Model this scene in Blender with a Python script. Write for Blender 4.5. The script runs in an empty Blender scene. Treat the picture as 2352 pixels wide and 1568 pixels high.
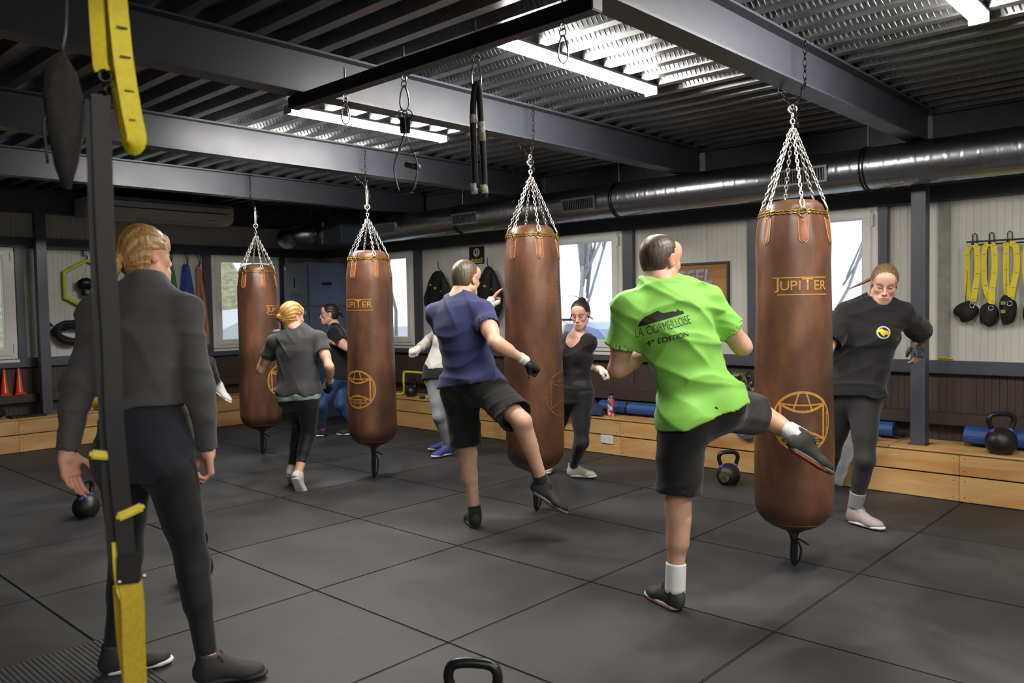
import bpy, bmesh, math, random
import numpy as np
from mathutils import Vector, Matrix
from mathutils.bvhtree import BVHTree
random.seed(7); np.random.seed(7)
SC = bpy.context.scene
COL = SC.collection
PI = math.pi

# ------------------------------------------------------------------ camera, world, exposure
cam_d = bpy.data.cameras.new('camera'); cam = bpy.data.objects.new('camera', cam_d); COL.objects.link(cam)
SC.camera = cam
CAM_H = 1.43
_yaw, _pitch, _roll = 0.749264791, -0.042494515, -0.018027614
_f = Vector((math.cos(_pitch)*math.cos(_yaw), math.cos(_pitch)*math.sin(_yaw), math.sin(_pitch)))
_r = _f.cross(Vector((0, 0, 1))).normalized(); _u = _r.cross(_f)
_R = math.cos(_roll)*_r + math.sin(_roll)*_u
_U = -math.sin(_roll)*_r + math.cos(_roll)*_u
cam.matrix_world = Matrix(((_R.x, _U.x, -_f.x, 0), (_R.y, _U.y, -_f.y, 0), (_R.z, _U.z, -_f.z, CAM_H), (0, 0, 0, 1)))
cam_d.sensor_fit = 'HORIZONTAL'; cam_d.sensor_width = 36.0
cam_d.lens = 36.0*1864.19/2352.0
cam_d.clip_start = 0.05; cam_d.clip_end = 300
cam_d.dof.use_dof = True; cam_d.dof.focus_distance = 5.0; cam_d.dof.aperture_fstop = 3.6

world = bpy.data.worlds.new('overcast_sky'); SC.world = world
world.use_nodes = True
_bg = world.node_tree.nodes['Background']
_bg.inputs['Color'].default_value = (0.80, 0.89, 1.0, 1); _bg.inputs['Strength'].default_value = 1.6
SC.view_settings.view_transform = 'Standard'; SC.view_settings.look = 'None'
SC.view_settings.gamma = 1.0; SC.view_settings.use_curve_mapping = False
SC.view_settings.exposure = 0.0
LAMP_STRENGTH = 150.0
SC.cycles.max_bounces = 7; SC.cycles.diffuse_bounces = 4; SC.cycles.glossy_bounces = 3
SC.cycles.sample_clamp_indirect = 6.0
SC.cycles.use_denoising = True
SC.cycles.caustics_reflective = False; SC.cycles.caustics_refractive = False

# ------------------------------------------------------------------ materials
MATS = {}
def lin(c):
    def f(v):
        v /= 255.0
        return v/12.92 if v <= 0.04045 else ((v+0.055)/1.055)**2.4
    return tuple(f(v) for v in c)
def mat(name, rgb, rough=0.6, metal=0.0, amt=0.12, scale=14.0, bump=0.0, bscale=60.0, detail=3.0, spec=0.5,
        emit=0.0, rgb2=None, sheen=0.0, coat=0.0, stretch=(1, 1, 1), trans=0.0, rand=0.0, attr=None, rvar=0.0):
    """Procedural principled material: colour varied by noise, optional bump. rgb in sRGB 0-255."""
    if name in MATS: return MATS[name]
    m = bpy.data.materials.new(name); m.use_nodes = True; MATS[name] = m
    nt = m.node_tree; N = nt.nodes; L = nt.links
    b = N['Principled BSDF']
    c = lin(rgb); c2 = lin(rgb2) if rgb2 else tuple(max(0.0, v*(1-2.2*amt)) for v in c)
    tc = N.new('ShaderNodeTexCoord'); mp = N.new('ShaderNodeMapping'); L.new(tc.outputs['Object'], mp.inputs['Vector'])
    mp.inputs['Scale'].default_value = stretch
    nz = N.new('ShaderNodeTexNoise'); nz.inputs['Scale'].default_value = scale; nz.inputs['Detail'].default_value = detail
    L.new(mp.outputs['Vector'], nz.inputs['Vector'])
    mr = N.new('ShaderNodeMapRange'); mr.inputs['From Min'].default_value = 0.35; mr.inputs['From Max'].default_value = 0.68
    L.new(nz.outputs['Fac'], mr.inputs['Value'])
    mx = N.new('ShaderNodeMix'); mx.data_type = 'RGBA'
    mx.inputs[6].default_value = (*c2, 1); mx.inputs[7].default_value = (*c, 1)
    L.new(mr.outputs['Result'], mx.inputs[0])
    out = mx.outputs[2]
    if attr:
        at = N.new('ShaderNodeAttribute'); at.attribute_name = attr
        m2 = N.new('ShaderNodeMix'); m2.data_type = 'RGBA'; m2.blend_type = 'MULTIPLY'; m2.inputs[0].default_value = 1.0
        L.new(out, m2.inputs[6]); L.new(at.outputs['Color'], m2.inputs[7]); out = m2.outputs[2]
    if rand:
        oi = N.new('ShaderNodeObjectInfo'); r2 = N.new('ShaderNodeMapRange')
        r2.inputs['To Min'].default_value = 1-rand; r2.inputs['To Max'].default_value = 1+rand
        L.new(oi.outputs['Random'], r2.inputs['Value'])
        hs = N.new('ShaderNodeHueSaturation'); L.new(out, hs.inputs['Color']); L.new(r2.outputs['Result'], hs.inputs['Value'])
        out = hs.outputs['Color']
    L.new(out, b.inputs['Base Color'])
    b.inputs['Roughness'].default_value = rough; b.inputs['Metallic'].default_value = metal
    b.inputs['Specular IOR Level'].default_value = spec
    if rvar:
        r3 = N.new('ShaderNodeMapRange'); r3.inputs['To Min'].default_value = rough+rvar; r3.inputs['To Max'].default_value = rough-rvar
        L.new(nz.outputs['Fac'], r3.inputs['Value']); L.new(r3.outputs['Result'], b.inputs['Roughness'])
    if sheen: b.inputs['Sheen Weight'].default_value = sheen
    if coat: b.inputs['Coat Weight'].default_value = coat; b.inputs['Coat Roughness'].default_value = 0.25
    if trans: b.inputs['Transmission Weight'].default_value = trans
    if emit:
        b.inputs['Emission Color'].default_value = (*c, 1); b.inputs['Emission Strength'].default_value = emit
    if bump:
        nb = N.new('ShaderNodeTexNoise'); nb.inputs['Scale'].default_value = bscale; nb.inputs['Detail'].default_value = 4
        L.new(mp.outputs['Vector'], nb.inputs['Vector'])
        bp = N.new('ShaderNodeBump'); bp.inputs['Strength'].default_value = bump; bp.inputs['Distance'].default_value = 0.004
        L.new(nb.outputs['Fac'], bp.inputs['Height']); L.new(bp.outputs['Normal'], b.inputs['Normal'])
    return m

def wood_mat(name, rgb, rgb2, axis):
    m = bpy.data.materials.new(name); m.use_nodes = True; MATS[name] = m
    nt = m.node_tree; N = nt.nodes; L = nt.links; b = N['Principled BSDF']
    tc = N.new('ShaderNodeTexCoord'); oi = N.new('ShaderNodeObjectInfo')
    mp = N.new('ShaderNodeMapping'); L.new(tc.outputs['Object'], mp.inputs['Vector'])
    sc = [1.0, 1.0, 1.0]; sc[axis] = 0.13
    mp.inputs['Scale'].default_value = sc
    cb = N.new('ShaderNodeCombineXYZ')
    mu = N.new('ShaderNodeMath'); mu.operation = 'MULTIPLY'; mu.inputs[1].default_value = 37.0
    L.new(oi.outputs['Random'], mu.inputs[0])
    for i in range(3): L.new(mu.outputs[0], cb.inputs[i])
    L.new(cb.outputs[0], mp.inputs['Location'])
    nz = N.new('ShaderNodeTexNoise'); nz.inputs['Scale'].default_value = 9; nz.inputs['Detail'].default_value = 5; nz.inputs['Distortion'].default_value = 0.6
    L.new(mp.outputs['Vector'], nz.inputs['Vector'])
    wv = N.new('ShaderNodeTexNoise'); wv.inputs['Scale'].default_value = 55; wv.inputs['Detail'].default_value = 3
    L.new(mp.outputs['Vector'], wv.inputs['Vector'])
    mr = N.new('ShaderNodeMapRange'); mr.inputs['From Min'].default_value = 0.36; mr.inputs['From Max'].default_value = 0.66
    L.new(nz.outputs['Fac'], mr.inputs['Value'])
    mx = N.new('ShaderNodeMix'); mx.data_type = 'RGBA'; mx.inputs[6].default_value = (*lin(rgb), 1); mx.inputs[7].default_value = (*lin(rgb2), 1)
    L.new(mr.outputs['Result'], mx.inputs[0])
    m2 = N.new('ShaderNodeMix'); m2.data_type = 'RGBA'; m2.blend_type = 'MULTIPLY'; m2.inputs[0].default_value = 0.22
    L.new(mx.outputs[2], m2.inputs[6]); L.new(wv.outputs['Fac'], m2.inputs[7])
    # knots
    vo = N.new('ShaderNodeTexVoronoi'); vo.inputs['Scale'].default_value = 3.0
    sc2 = [1.0, 1.0, 1.0]; sc2[axis] = 0.55
    mp2 = N.new('ShaderNodeMapping'); mp2.inputs['Scale'].default_value = sc2
    L.new(tc.outputs['Object'], mp2.inputs['Vector']); L.new(cb.outputs[0], mp2.inputs['Location']); L.new(mp2.outputs['Vector'], vo.inputs['Vector'])
    kr = N.new('ShaderNodeMapRange'); kr.inputs['From Min'].default_value = 0.03; kr.inputs['From Max'].default_value = 0.075
    L.new(vo.outputs['Distance'], kr.inputs['Value'])
    m3 = N.new('ShaderNodeMix'); m3.data_type = 'RGBA'; m3.inputs[6].default_value = (*lin((120, 74, 40)), 1)
    L.new(kr.outputs['Result'], m3.inputs[0]); L.new(m2.outputs[2], m3.inputs[7])
    hs = N.new('ShaderNodeHueSaturation'); r2 = N.new('ShaderNodeMapRange'); r2.inputs['To Min'].default_value = 0.85; r2.inputs['To Max'].default_value = 1.1
    L.new(oi.outputs['Random'], r2.inputs['Value']); L.new(r2.outputs['Result'], hs.inputs['Value']); L.new(m3.outputs[2], hs.inputs['Color'])
    L.new(hs.outputs['Color'], b.inputs['Base Color']); b.inputs['Roughness'].default_value = 0.55
    return m

# ------------------------------------------------------------------ mesh builder
class MB:
    def __init__(s): s.v = []; s.f = []; s.smooth = []; s.mi = []
    def add(s, verts, faces, smooth=False, mi=0):
        o = len(s.v); s.v += [tuple(p) for p in verts]
        for f in faces: s.f.append(tuple(i+o for i in f)); s.smooth.append(smooth); s.mi.append(mi)
        return s
    def box(s, lo, hi, bev=0.0, mi=0):
        x0, y0, z0 = lo; x1, y1, z1 = hi
        if bev <= 0:
            v = [(x0,y0,z0),(x1,y0,z0),(x1,y1,z0),(x0,y1,z0),(x0,y0,z1),(x1,y0,z1),(x1,y1,z1),(x0,y1,z1)]
            return s.add(v, [(3,2,1,0),(4,5,6,7),(0,1,5,4),(1,2,6,5),(2,3,7,6),(3,0,4,7)], mi=mi)
        b = min(bev, (x1-x0)/2.01, (y1-y0)/2.01, (z1-z0)/2.01)
        bm = bmesh.new(); bmesh.ops.create_cube(bm, size=1.0)
        for q in bm.verts: q.co = Vector(((x0+x1)/2+q.co.x*(x1-x0), (y0+y1)/2+q.co.y*(y1-y0), (z0+z1)/2+q.co.z*(z1-z0)))
        bmesh.ops.bevel(bm, geom=bm.edges[:], offset=b, segments=2, affect='EDGES')
        s.bm(bm, False, mi); bm.free(); return s
    def bm(s, bm, smooth=False, mi=0):
        bm.verts.ensure_lookup_table(); bm.verts.index_update()
        return s.add([q.co[:] for q in bm.verts], [[q.index for q in f.verts] for f in bm.faces], smooth, mi)
    def tube(s, pts, r, n=8, closed=False, caps=True, mi=0, flat=None):
        """Tube along pts; r number or list; flat=(w,t,up) makes a flat webbing ribbon."""
        P = [Vector(p) for p in pts]; m = len(P)
        R = r if isinstance(r, (list, tuple)) else [r]*m
        T = []
        for i in range(m):
            a = P[(i-1) % m] if (closed or i > 0) else P[i]; b = P[(i+1) % m] if (closed or i < m-1) else P[i]
            t = (b-a); T.append(t.normalized() if t.length > 1e-9 else Vector((0,0,1)))
        up = Vector((0,0,1)) if abs(T[0].z) < 0.9 else Vector((1,0,0))
        if flat and len(flat) > 2: up = Vector(flat[2])
        N = (up - T[0]*up.dot(T[0])).normalized(); rings = []
        for i in range(m):
            N = (N - T[i]*N.dot(T[i]))
            N = N.normalized() if N.length > 1e-6 else T[i].orthogonal().normalized()
            B = T[i].cross(N)
            if flat:
                w, t = flat[0]/2, flat[1]/2
                rings.append([P[i]+N*t+B*w, P[i]+N*t-B*w, P[i]-N*t-B*w, P[i]-N*t+B*w])
            else:
                rings.append([P[i]+(N*math.cos(2*PI*k/n)+B*math.sin(2*PI*k/n))*R[i] for k in range(n)])
        n = len(rings[0]); V = [q for rg in rings for q in rg]; F = []
        for i in range(m if closed else m-1):
            j = (i+1) % m
            for k in range(n): F.append((i*n+k, i*n+(k+1) % n, j*n+(k+1) % n, j*n+k))
        if caps and not closed:
            F.append(tuple(range(n))[::-1]); F.append(tuple((m-1)*n+k for k in range(n)))
        return s.add(V, F, smooth=not flat, mi=mi)
    def cyl(s, a, b, r0, r1=None, n=16, mi=0, smooth=True):
        r1 = r0 if r1 is None else r1
        a = Vector(a); b = Vector(b); t = (b-a).normalized(); u = t.orthogonal().normalized(); w = t.cross(u)
        V = [a+(u*math.cos(2*PI*k/n)+w*math.sin(2*PI*k/n))*r0 for k in range(n)] + [b+(u*math.cos(2*PI*k/n)+w*math.sin(2*PI*k/n))*r1 for k in range(n)]
        F = [(k, (k+1) % n, n+(k+1) % n, n+k) for k in range(n)]
        s.add(V, F, smooth, mi)
        o = [tuple(range(n))[::-1], tuple(range(n, 2*n))]
        return s.add(V, o, False, mi)
    def lathe(s, prof, n=32, center=(0,0,0), fn=None, mi=0, axis=None, smooth=True):
        """prof [(r,z)] about vertical axis at center; fn(a,i,r,z)->(r,z)."""
        c = Vector(center); V = []; m = len(prof)
        for i, (r, z) in enumerate(prof):
            for k in range(n):
                a = 2*PI*k/n; rr, zz = (fn(a, i, r, z) if fn else (r, z))
                V.append(c+Vector((rr*math.cos(a), rr*math.sin(a), zz)))
        F = [(i*n+k, i*n+(k+1) % n, (i+1)*n+(k+1) % n, (i+1)*n+k) for i in range(m-1) for k in range(n)]
        s.add(V, F, smooth, mi)
        if prof[0][0] > 1e-5: s.f.append(tuple(len(s.v)-m*n+k for k in range(n))[::-1]); s.smooth.append(False); s.mi.append(mi)
        if prof[-1][0] > 1e-5: s.f.append(tuple(len(s.v)-n+k for k in range(n))); s.smooth.append(False); s.mi.append(mi)
        return s
    def torus(s, c, R, r, nrm=(0,0,1), n=24, k=8, mi=0, squash=None):
        nz = Vector(nrm).normalized(); u = nz.orthogonal().normalized(); w = nz.cross(u)
        c = Vector(c); pts = []
        for i in range(n):
            a = 2*PI*i/n; pts.append(c+u*math.cos(a)*R+w*math.sin(a)*R)
        return s.tube(pts, r, k, closed=True, mi=mi)
    def sphere(s, c, r, n=16, m=10, mi=0):
        c = Vector(c); rr = r if isinstance(r, (tuple, list)) else (r, r, r)
        V = []; F = []
        for i in range(m+1):
            t = PI*i/m
            for k in range(n):
                a = 2*PI*k/n; V.append(c+Vector((rr[0]*math.sin(t)*math.cos(a), rr[1]*math.sin(t)*math.sin(a), rr[2]*math.cos(t))))
        for i in range(m):
            for k in range(n): F.append((i*n+k, (i+1)*n+k, (i+1)*n+(k+1) % n, i*n+(k+1) % n))
        return s.add(V, F, True, mi)
    def prism(s, poly, h, M, mi=0):
        """Extrude 2-D polygon by h along local z; M maps local to world."""
        n = len(poly); V = [M @ Vector((x, y, 0)) for x, y in poly]+[M @ Vector((x, y, h)) for x, y in poly]
        return s.add(V, [tuple(range(n))[::-1], tuple(range(n, 2*n))]+[(i, (i+1) % n, n+(i+1) % n, n+i) for i in range(n)], mi=mi)
    def mesh(s, name, *mats):
        me = bpy.data.meshes.new(name); me.from_pydata(s.v, [], s.f)
        me.polygons.foreach_set('use_smooth', s.smooth); me.polygons.foreach_set('material_index', s.mi)
        for m in mats: me.materials.append(m)
        me.update(); return me
    def obj(s, name, m, parent=None, loc=None):
        mats = m if isinstance(m, (list, tuple)) else [m]
        o = bpy.data.objects.new(name, s.mesh(name, *mats)); COL.objects.link(o)
        if parent is not None: o.parent = parent
        if loc is not None: o.location = loc
        return o
def objm(name, me, parent=None, loc=(0,0,0)):
    o = bpy.data.objects.new(name, me); COL.objects.link(o)
    if parent is not None: o.parent = parent
    o.location = loc; return o
def tag(o, label, cat, group=None):
    o['label'] = label; o['category'] = cat
    if group: o['group'] = group
    return o
def thing(name, label, cat, loc=(0,0,0), group=None, rz=0.0):
    o = bpy.data.objects.new(name, None); COL.objects.link(o); o.location = loc; o.rotation_euler = (0,0,rz)
    o.empty_display_size = 0.1
    return tag(o, label, cat, group)
def struct(o): o['kind'] = 'structure'; return o
def arc(c, R, a0, a1, n, u, v):
    c = Vector(c); u = Vector(u); v = Vector(v)
    return [c+u*(R*math.cos(a0+(a1-a0)*i/(n-1)))+v*(R*math.sin(a0+(a1-a0)*i/(n-1))) for i in range(n)]
def bez(p0, p1, p2, p3, n=12):
    p0, p1, p2, p3 = map(Vector, (p0, p1, p2, p3))
    return [p0*(1-t)**3+3*p1*t*(1-t)**2+3*p2*t*t*(1-t)+p3*t**3 for t in [i/(n-1) for i in range(n)]]
def smooth_path(pts, k=6):
    P = [Vector(p) for p in pts]; out = []
    for i in range(len(P)-1):
        a = P[i-1] if i > 0 else P[i]*2-P[i+1]; b = P[i]; c = P[i+1]; d = P[i+2] if i+2 < len(P) else P[i+1]*2-P[i]
        for j in range(k):
            t = j/k
            out.append(0.5*((2*b)+(c-a)*t+(2*a-5*b+4*c-d)*t*t+(3*b-3*c+d-a)*t**3))
    out.append(P[-1]); return out
def text_mesh(s, size=1.0, shear=0.0, bold=0.0, space=1.0):
    """Flat lettering as (verts2d, faces), centred."""
    cu = bpy.data.curves.new('lettering', 'FONT'); cu.body = s; cu.size = size; cu.shear = shear; cu.offset = bold; cu.space_character = space
    cu.align_x = 'CENTER'; cu.align_y = 'CENTER'; cu.resolution_u = 3
    o = bpy.data.objects.new('lettering', cu); COL.objects.link(o)
    bpy.context.view_layer.update()
    me = bpy.data.meshes.new_from_object(o.evaluated_get(bpy.context.evaluated_depsgraph_get()))
    V = [(v.co.x, v.co.y) for v in me.vertices]; F = [tuple(p.vertices) for p in me.polygons]
    bpy.data.objects.remove(o); bpy.data.curves.remove(cu); bpy.data.meshes.remove(me)
    return V, F
def refine2d(V, F, step):
    """Triangulate and subdivide flat lettering so it can follow a curved surface."""
    bm = bmesh.new(); vs = [bm.verts.new((x, y, 0)) for x, y in V]
    for f in F:
        try: bm.faces.new([vs[i] for i in f])
        except ValueError: pass
    bmesh.ops.triangulate(bm, faces=bm.faces[:])
    for _ in range(5):
        es = [e for e in bm.edges if e.calc_length() > step]
        if not es: break
        bmesh.ops.subdivide_edges(bm, edges=es, cuts=1)
        bmesh.ops.triangulate(bm, faces=[f for f in bm.faces if len(f.verts) > 3])
    bm.verts.index_update()
    out = [(v.co.x, v.co.y) for v in bm.verts], [tuple(v.index for v in f.verts) for f in bm.faces]
    bm.free(); return out
def stroke2d(pts, w):
    """Ribbon polygon strip along 2-D points."""
    V = []; F = []; n = len(pts)
    for i, p in enumerate(pts):
        a = pts[max(i-1, 0)]; b = pts[min(i+1, n-1)]
        dx, dy = b[0]-a[0], b[1]-a[1]; l = math.hypot(dx, dy) or 1
        V += [(p[0]-dy/l*w/2, p[1]+dx/l*w/2), (p[0]+dy/l*w/2, p[1]-dx/l*w/2)]
        if i: F.append((2*i-2, 2*i-1, 2*i+1, 2*i))
    return V, F
# ------------------------------------------------------------------ materials used by the place
M_STEEL = mat('anthracite_paint', (74, 76, 86), rough=0.42, amt=0.05, scale=5, bump=0.05, bscale=120, rvar=0.08)
M_CREAM = mat('cream_sheet_panel', (196, 194, 186), rough=0.5, amt=0.03, scale=3)
M_BROWN = mat('brown_sheet_panel', (62, 50, 45), rough=0.55, amt=0.08, scale=4)
M_PVC = mat('white_window_plastic', (216, 214, 210), rough=0.35, amt=0.02)
M_BLACK = mat('black_plastic', (18, 18, 20), rough=0.5, amt=0.1)
M_RUBBER = mat('black_rubber', (22, 22, 23), rough=0.6, amt=0.15)
M_CHROME = mat('bright_steel', (205, 205, 205), rough=0.25, metal=1.0, amt=0.1, scale=40)
M_ZINC = mat('zinc_chain', (216, 214, 206), rough=0.35, metal=0.9, amt=0.1, scale=80)
M_DARKCHAIN = mat('black_chain_steel', (52, 50, 50), rough=0.35, metal=1.0, amt=0.1, scale=80)
M_WHITE = mat('white_plastic', (226, 226, 222), rough=0.4, amt=0.02)
M_PINE_Y = wood_mat('pine_along_bench', (214, 176, 116), (196, 142, 84), 1)
M_PINE_X = wood_mat('pine_along_back_bench', (214, 176, 116), (196, 142, 84), 0)

XW, YW = 6.75, 10.0          # inner faces of the two visible walls
X0, Y0 = -5.0, -4.0          # the unseen sides of the hall
DECK_Z, BEAM_Z = 2.80, 2.565

# floor of 1 m rubber tiles
def floor_material():
    m = bpy.data.materials.new('rubber_floor_tile'); m.use_nodes = True; N = m.node_tree.nodes; L = m.node_tree.links; b = N['Principled BSDF']
    g = N.new('ShaderNodeNewGeometry'); oi = N.new('ShaderNodeObjectInfo')
    n1 = N.new('ShaderNodeTexNoise'); n1.inputs['Scale'].default_value = 1.7; n1.inputs['Detail'].default_value = 5; n1.inputs['Distortion'].default_value = 0.8
    n2 = N.new('ShaderNodeTexNoise'); n2.inputs['Scale'].default_value = 260; n2.inputs['Detail'].default_value = 2
    for n in (n1, n2): L.new(g.outputs['Position'], n.inputs['Vector'])
    m1 = N.new('ShaderNodeMapRange'); m1.inputs['From Min'].default_value = 0.38; m1.inputs['From Max'].default_value = 0.68
    L.new(n1.outputs['Fac'], m1.inputs['Value'])
    mx = N.new('ShaderNodeMix'); mx.data_type = 'RGBA'; mx.inputs[6].default_value = (*lin((38, 38, 40)), 1); mx.inputs[7].default_value = (*lin((62, 61, 61)), 1)
    L.new(m1.outputs['Result'], mx.inputs[0])
    sp = N.new('ShaderNodeMapRange'); sp.inputs['From Min'].default_value = 0.3; sp.inputs['From Max'].default_value = 0.75; sp.inputs['To Min'].default_value = 0.72; sp.inputs['To Max'].default_value = 1.3
    L.new(n2.outputs['Fac'], sp.inputs['Value'])
    rn = N.new('ShaderNodeMapRange'); rn.inputs['To Min'].default_value = 0.86; rn.inputs['To Max'].default_value = 1.12; L.new(oi.outputs['Random'], rn.inputs['Value'])
    mu = N.new('ShaderNodeMath'); mu.operation = 'MULTIPLY'; L.new(sp.outputs['Result'], mu.inputs[0]); L.new(rn.outputs['Result'], mu.inputs[1])
    hs = N.new('ShaderNodeHueSaturation'); L.new(mx.outputs[2], hs.inputs['Color']); L.new(mu.outputs[0], hs.inputs['Value'])
    L.new(hs.outputs['Color'], b.inputs['Base Color'])
    r = N.new('ShaderNodeMapRange'); r.inputs['To Min'].default_value = 0.50; r.inputs['To Max'].default_value = 0.66
    L.new(n1.outputs['Fac'], r.inputs['Value']); L.new(r.outputs['Result'], b.inputs['Roughness'])
    b.inputs['Specular IOR Level'].default_value = 0.5
    bp = N.new('ShaderNodeBump'); bp.inputs['Strength'].default_value = 0.25; bp.inputs['Distance'].default_value = 0.002
    L.new(n2.outputs['Fac'], bp.inputs['Height']); L.new(bp.outputs['Normal'], b.inputs['Normal'])
    return m
M_TILE = floor_material()
floor = struct(MB().box((X0-.2, Y0-.2, -.20), (XW+.2, YW+.2, -.02)).obj('floor', mat('screed', (26, 26, 27), rough=0.8)))
tile_me = MB().box((.0025, .0025, -.02), (.9975, .9975, 0), bev=.004).mesh('tile', M_TILE)
GX, GY = .30, .545
for i in range(-2, 7):
    for j in range(-2, 10):
        x, y = GX+i, GY+j
        if x+y < 0.6 or x > 6.5: continue
        if x < 1.2 and 2.4 < y < 2.6: pass
        objm('tile', tile_me, floor, (x, y, 0))
# ribbed entrance strip lying on the tiles
m = MB(); n = 60; V = []
x0, x1, y0, y1 = .15, 1.345, 2.35, 3.735
V = []; F = []
for i in range(n):
    a = x0+(x1-x0)*i/n; w = (x1-x0)/n
    for dx, z in ((0, .002), (.25*w, .005), (.75*w, .005)): V += [(a+dx, y0, z), (a+dx, y1, z)]
V += [(x1, y0, .002), (x1, y1, .002), (x1, y0, 0), (x1, y1, 0), (x0, y0, 0), (x0, y1, 0)]
k = len(V)
for i in range(n*3): F.append((2*i, 2*i+2, 2*i+3, 2*i+1))
F += [(k-6, k-4, k-3, k-5), (0, 1, k-1, k-2), tuple([k-2]+[2*i for i in range(n*3)]+[k-6, k-4]), tuple([k-1]+[2*i+1 for i in range(n*3)]+[k-5, k-3])[::-1]]
m.add(V, F)
tag(m.obj('ribbed_mat', mat('ribbed_rubber', (58, 58, 60), rough=0.6)), 'fine-ribbed dark grey rubber mat under the feet of the woman in the grey jacket', 'mat')

# walls ------------------------------------------------------------
WINS_R = [(7.925, 8.905), (4.717, 5.70), (2.263, 3.245)]      # y ranges on the duct wall
WINS_B = [(5.05, 6.03), (1.82, 2.80)]                        # x ranges on the back wall
WZ0, WZ1 = .955, 2.20
SPLIT = .91                                                   # brown below, cream above
def wallbox(name, parts, material):
    m = MB()
    for lo, hi in parts: m.box(lo, hi)
    return struct(m.obj(name, material))
def shell(lo, hi, wins, along, at, out, name):
    """Wall core with real window openings."""
    parts = []; cuts = sorted(wins); p = lo
    def bx(a, b, z0, z1):
        return ((at, a, z0), (at+out, b, z1)) if along == 'y' else ((a, at, z0), (b, at+out, z1))
    for a, b in cuts:
        parts.append(bx(p, a, -.2, 3.1)); parts.append(bx(a, b, -.2, WZ0)); parts.append(bx(a, b, WZ1, 3.1)); p = b
    parts.append(bx(p, hi, -.2, 3.1))
    return wallbox(name, parts, M_CREAM)
wall_right = shell(Y0, YW+.16, WINS_R, 'y', XW+.012, .15, 'wall_right')
wall_back = shell(X0, XW+.01, WINS_B, 'x', YW+.012, .15, 'wall_back')
wall_left = wallbox('wall_left', [((X0-.15, Y0, -.2), (X0, YW+.16, 3.1))], M_CREAM)
wall_front = wallbox('wall_front', [((X0, Y0-.15, -.2), (XW+.01, Y0, 3.1))], M_CREAM)

def ribbed_sheet(width, h, pitch=.05, groove=.004, depth=.0025, t=.012):
    """Sheet panel with narrow pressed grooves; local x = width, z = height, front at y=0, back at y=t."""
    prof = [(0, t), (0, .001)]; n = max(1, int(round(width/pitch)))
    w = width-.004
    for i in range(1, n):
        x = w*i/n; prof += [(x-groove/2, 0), (x, depth), (x+groove/2, 0)]
    prof += [(w, .001), (w, t)]
    V = []; F = []
    for x, y in prof: V += [(x, y, 0), (x, y, h)]
    for i in range(len(prof)-1): F.append((2*i, 2*i+2, 2*i+3, 2*i+1))
    F.append((0, 1, len(V)-1, len(V)-2))
    return MB().add(V, F)
def clad(wall, along, lo, hi, wins, z0, z1, mtl, seam0):
    """1 m sheet panels over the wall core, skipping window openings."""
    s = seam0
    while s > lo: s -= 1.0
    cuts = []
    while s < hi:
        a, b = max(s, lo), min(s+1.0, hi); s += 1.0
        segs = [(a, b, z0, z1)]
        for wa, wb in wins:
            nx = []
            for (p, q, u, v) in segs:
                if wb <= p or wa >= q or WZ0 >= v or WZ1 <= u: nx.append((p, q, u, v)); continue
                if p < wa: nx.append((p, wa, u, v))
                if wb < q: nx.append((wb, q, u, v))
                pp, qq = max(p, wa), min(q, wb)
                if u < WZ0: nx.append((pp, qq, u, WZ0))
                if v > WZ1: nx.append((pp, qq, WZ1, v))
            segs = nx
        cuts += segs
    for p, q, u, v in cuts:
        if q-p < .02 or v-u < .02: continue
        o = ribbed_sheet(q-p, v-u).obj('panel', mtl, wall)
        if along == 'y': o.matrix_world = Matrix(((0, 1, 0, XW), (-1, 0, 0, q), (0, 0, 1, u), (0, 0, 0, 1)))
        else: o.matrix_world = Matrix(((1, 0, 0, p), (0, 1, 0, YW), (0, 0, 1, u), (0, 0, 0, 1)))
clad(wall_right, 'y', .5, YW, WINS_R, SPLIT, 2.6, M_CREAM, 3.795)
clad(wall_right, 'y', .5, YW, WINS_R, .0, SPLIT, M_BROWN, 3.62)
clad(wall_back, 'x', 1.0, XW, WINS_B, SPLIT, 2.6, M_CREAM, 3.55)
clad(wall_back, 'x', 1.0, XW, WINS_B, .0, SPLIT, M_BROWN, 3.55)

# horizontal steel rails and studs on the walls (trim)
tn = [0]
def trim(lo, hi, mtl=None, bev=.004):
    tn[0] += 1
    return struct(MB().box(lo, hi, bev=bev).obj('trim_%d' % tn[0], mtl or M_STEEL))
def rail(z0, z1, d, mtl=None):
    trim((XW-d, Y0, z0), (XW, YW, z1), mtl); trim((X0, YW-d, z0), (XW-d, YW, z1), mtl)
rail(.868, .966, .055)                 # sill rail
rail(2.17, 2.285, .06)                 # head rail
rail(.485, .575, .10, M_BROWN)         # low ledge
for a, b in WINS_R:
    for p, q in ((a-.13, a-.005), (b+.005, b+.13)):
        if abs(a-2.263) < .01 and p < a: p = a-.075
        trim((XW-.05, p, .966), (XW, q, 2.17))
for a, b in WINS_B:
    for p, q in ((a-.11, a-.005), (b+.005, b+.09)): trim((p, YW-.05, .966), (q, YW, 2.17))
trim((XW-.012, 1.75, .966), (XW, 1.835, 2.17), mat('grey_cover_strip', (150, 149, 144), rough=.5), .002)
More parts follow.
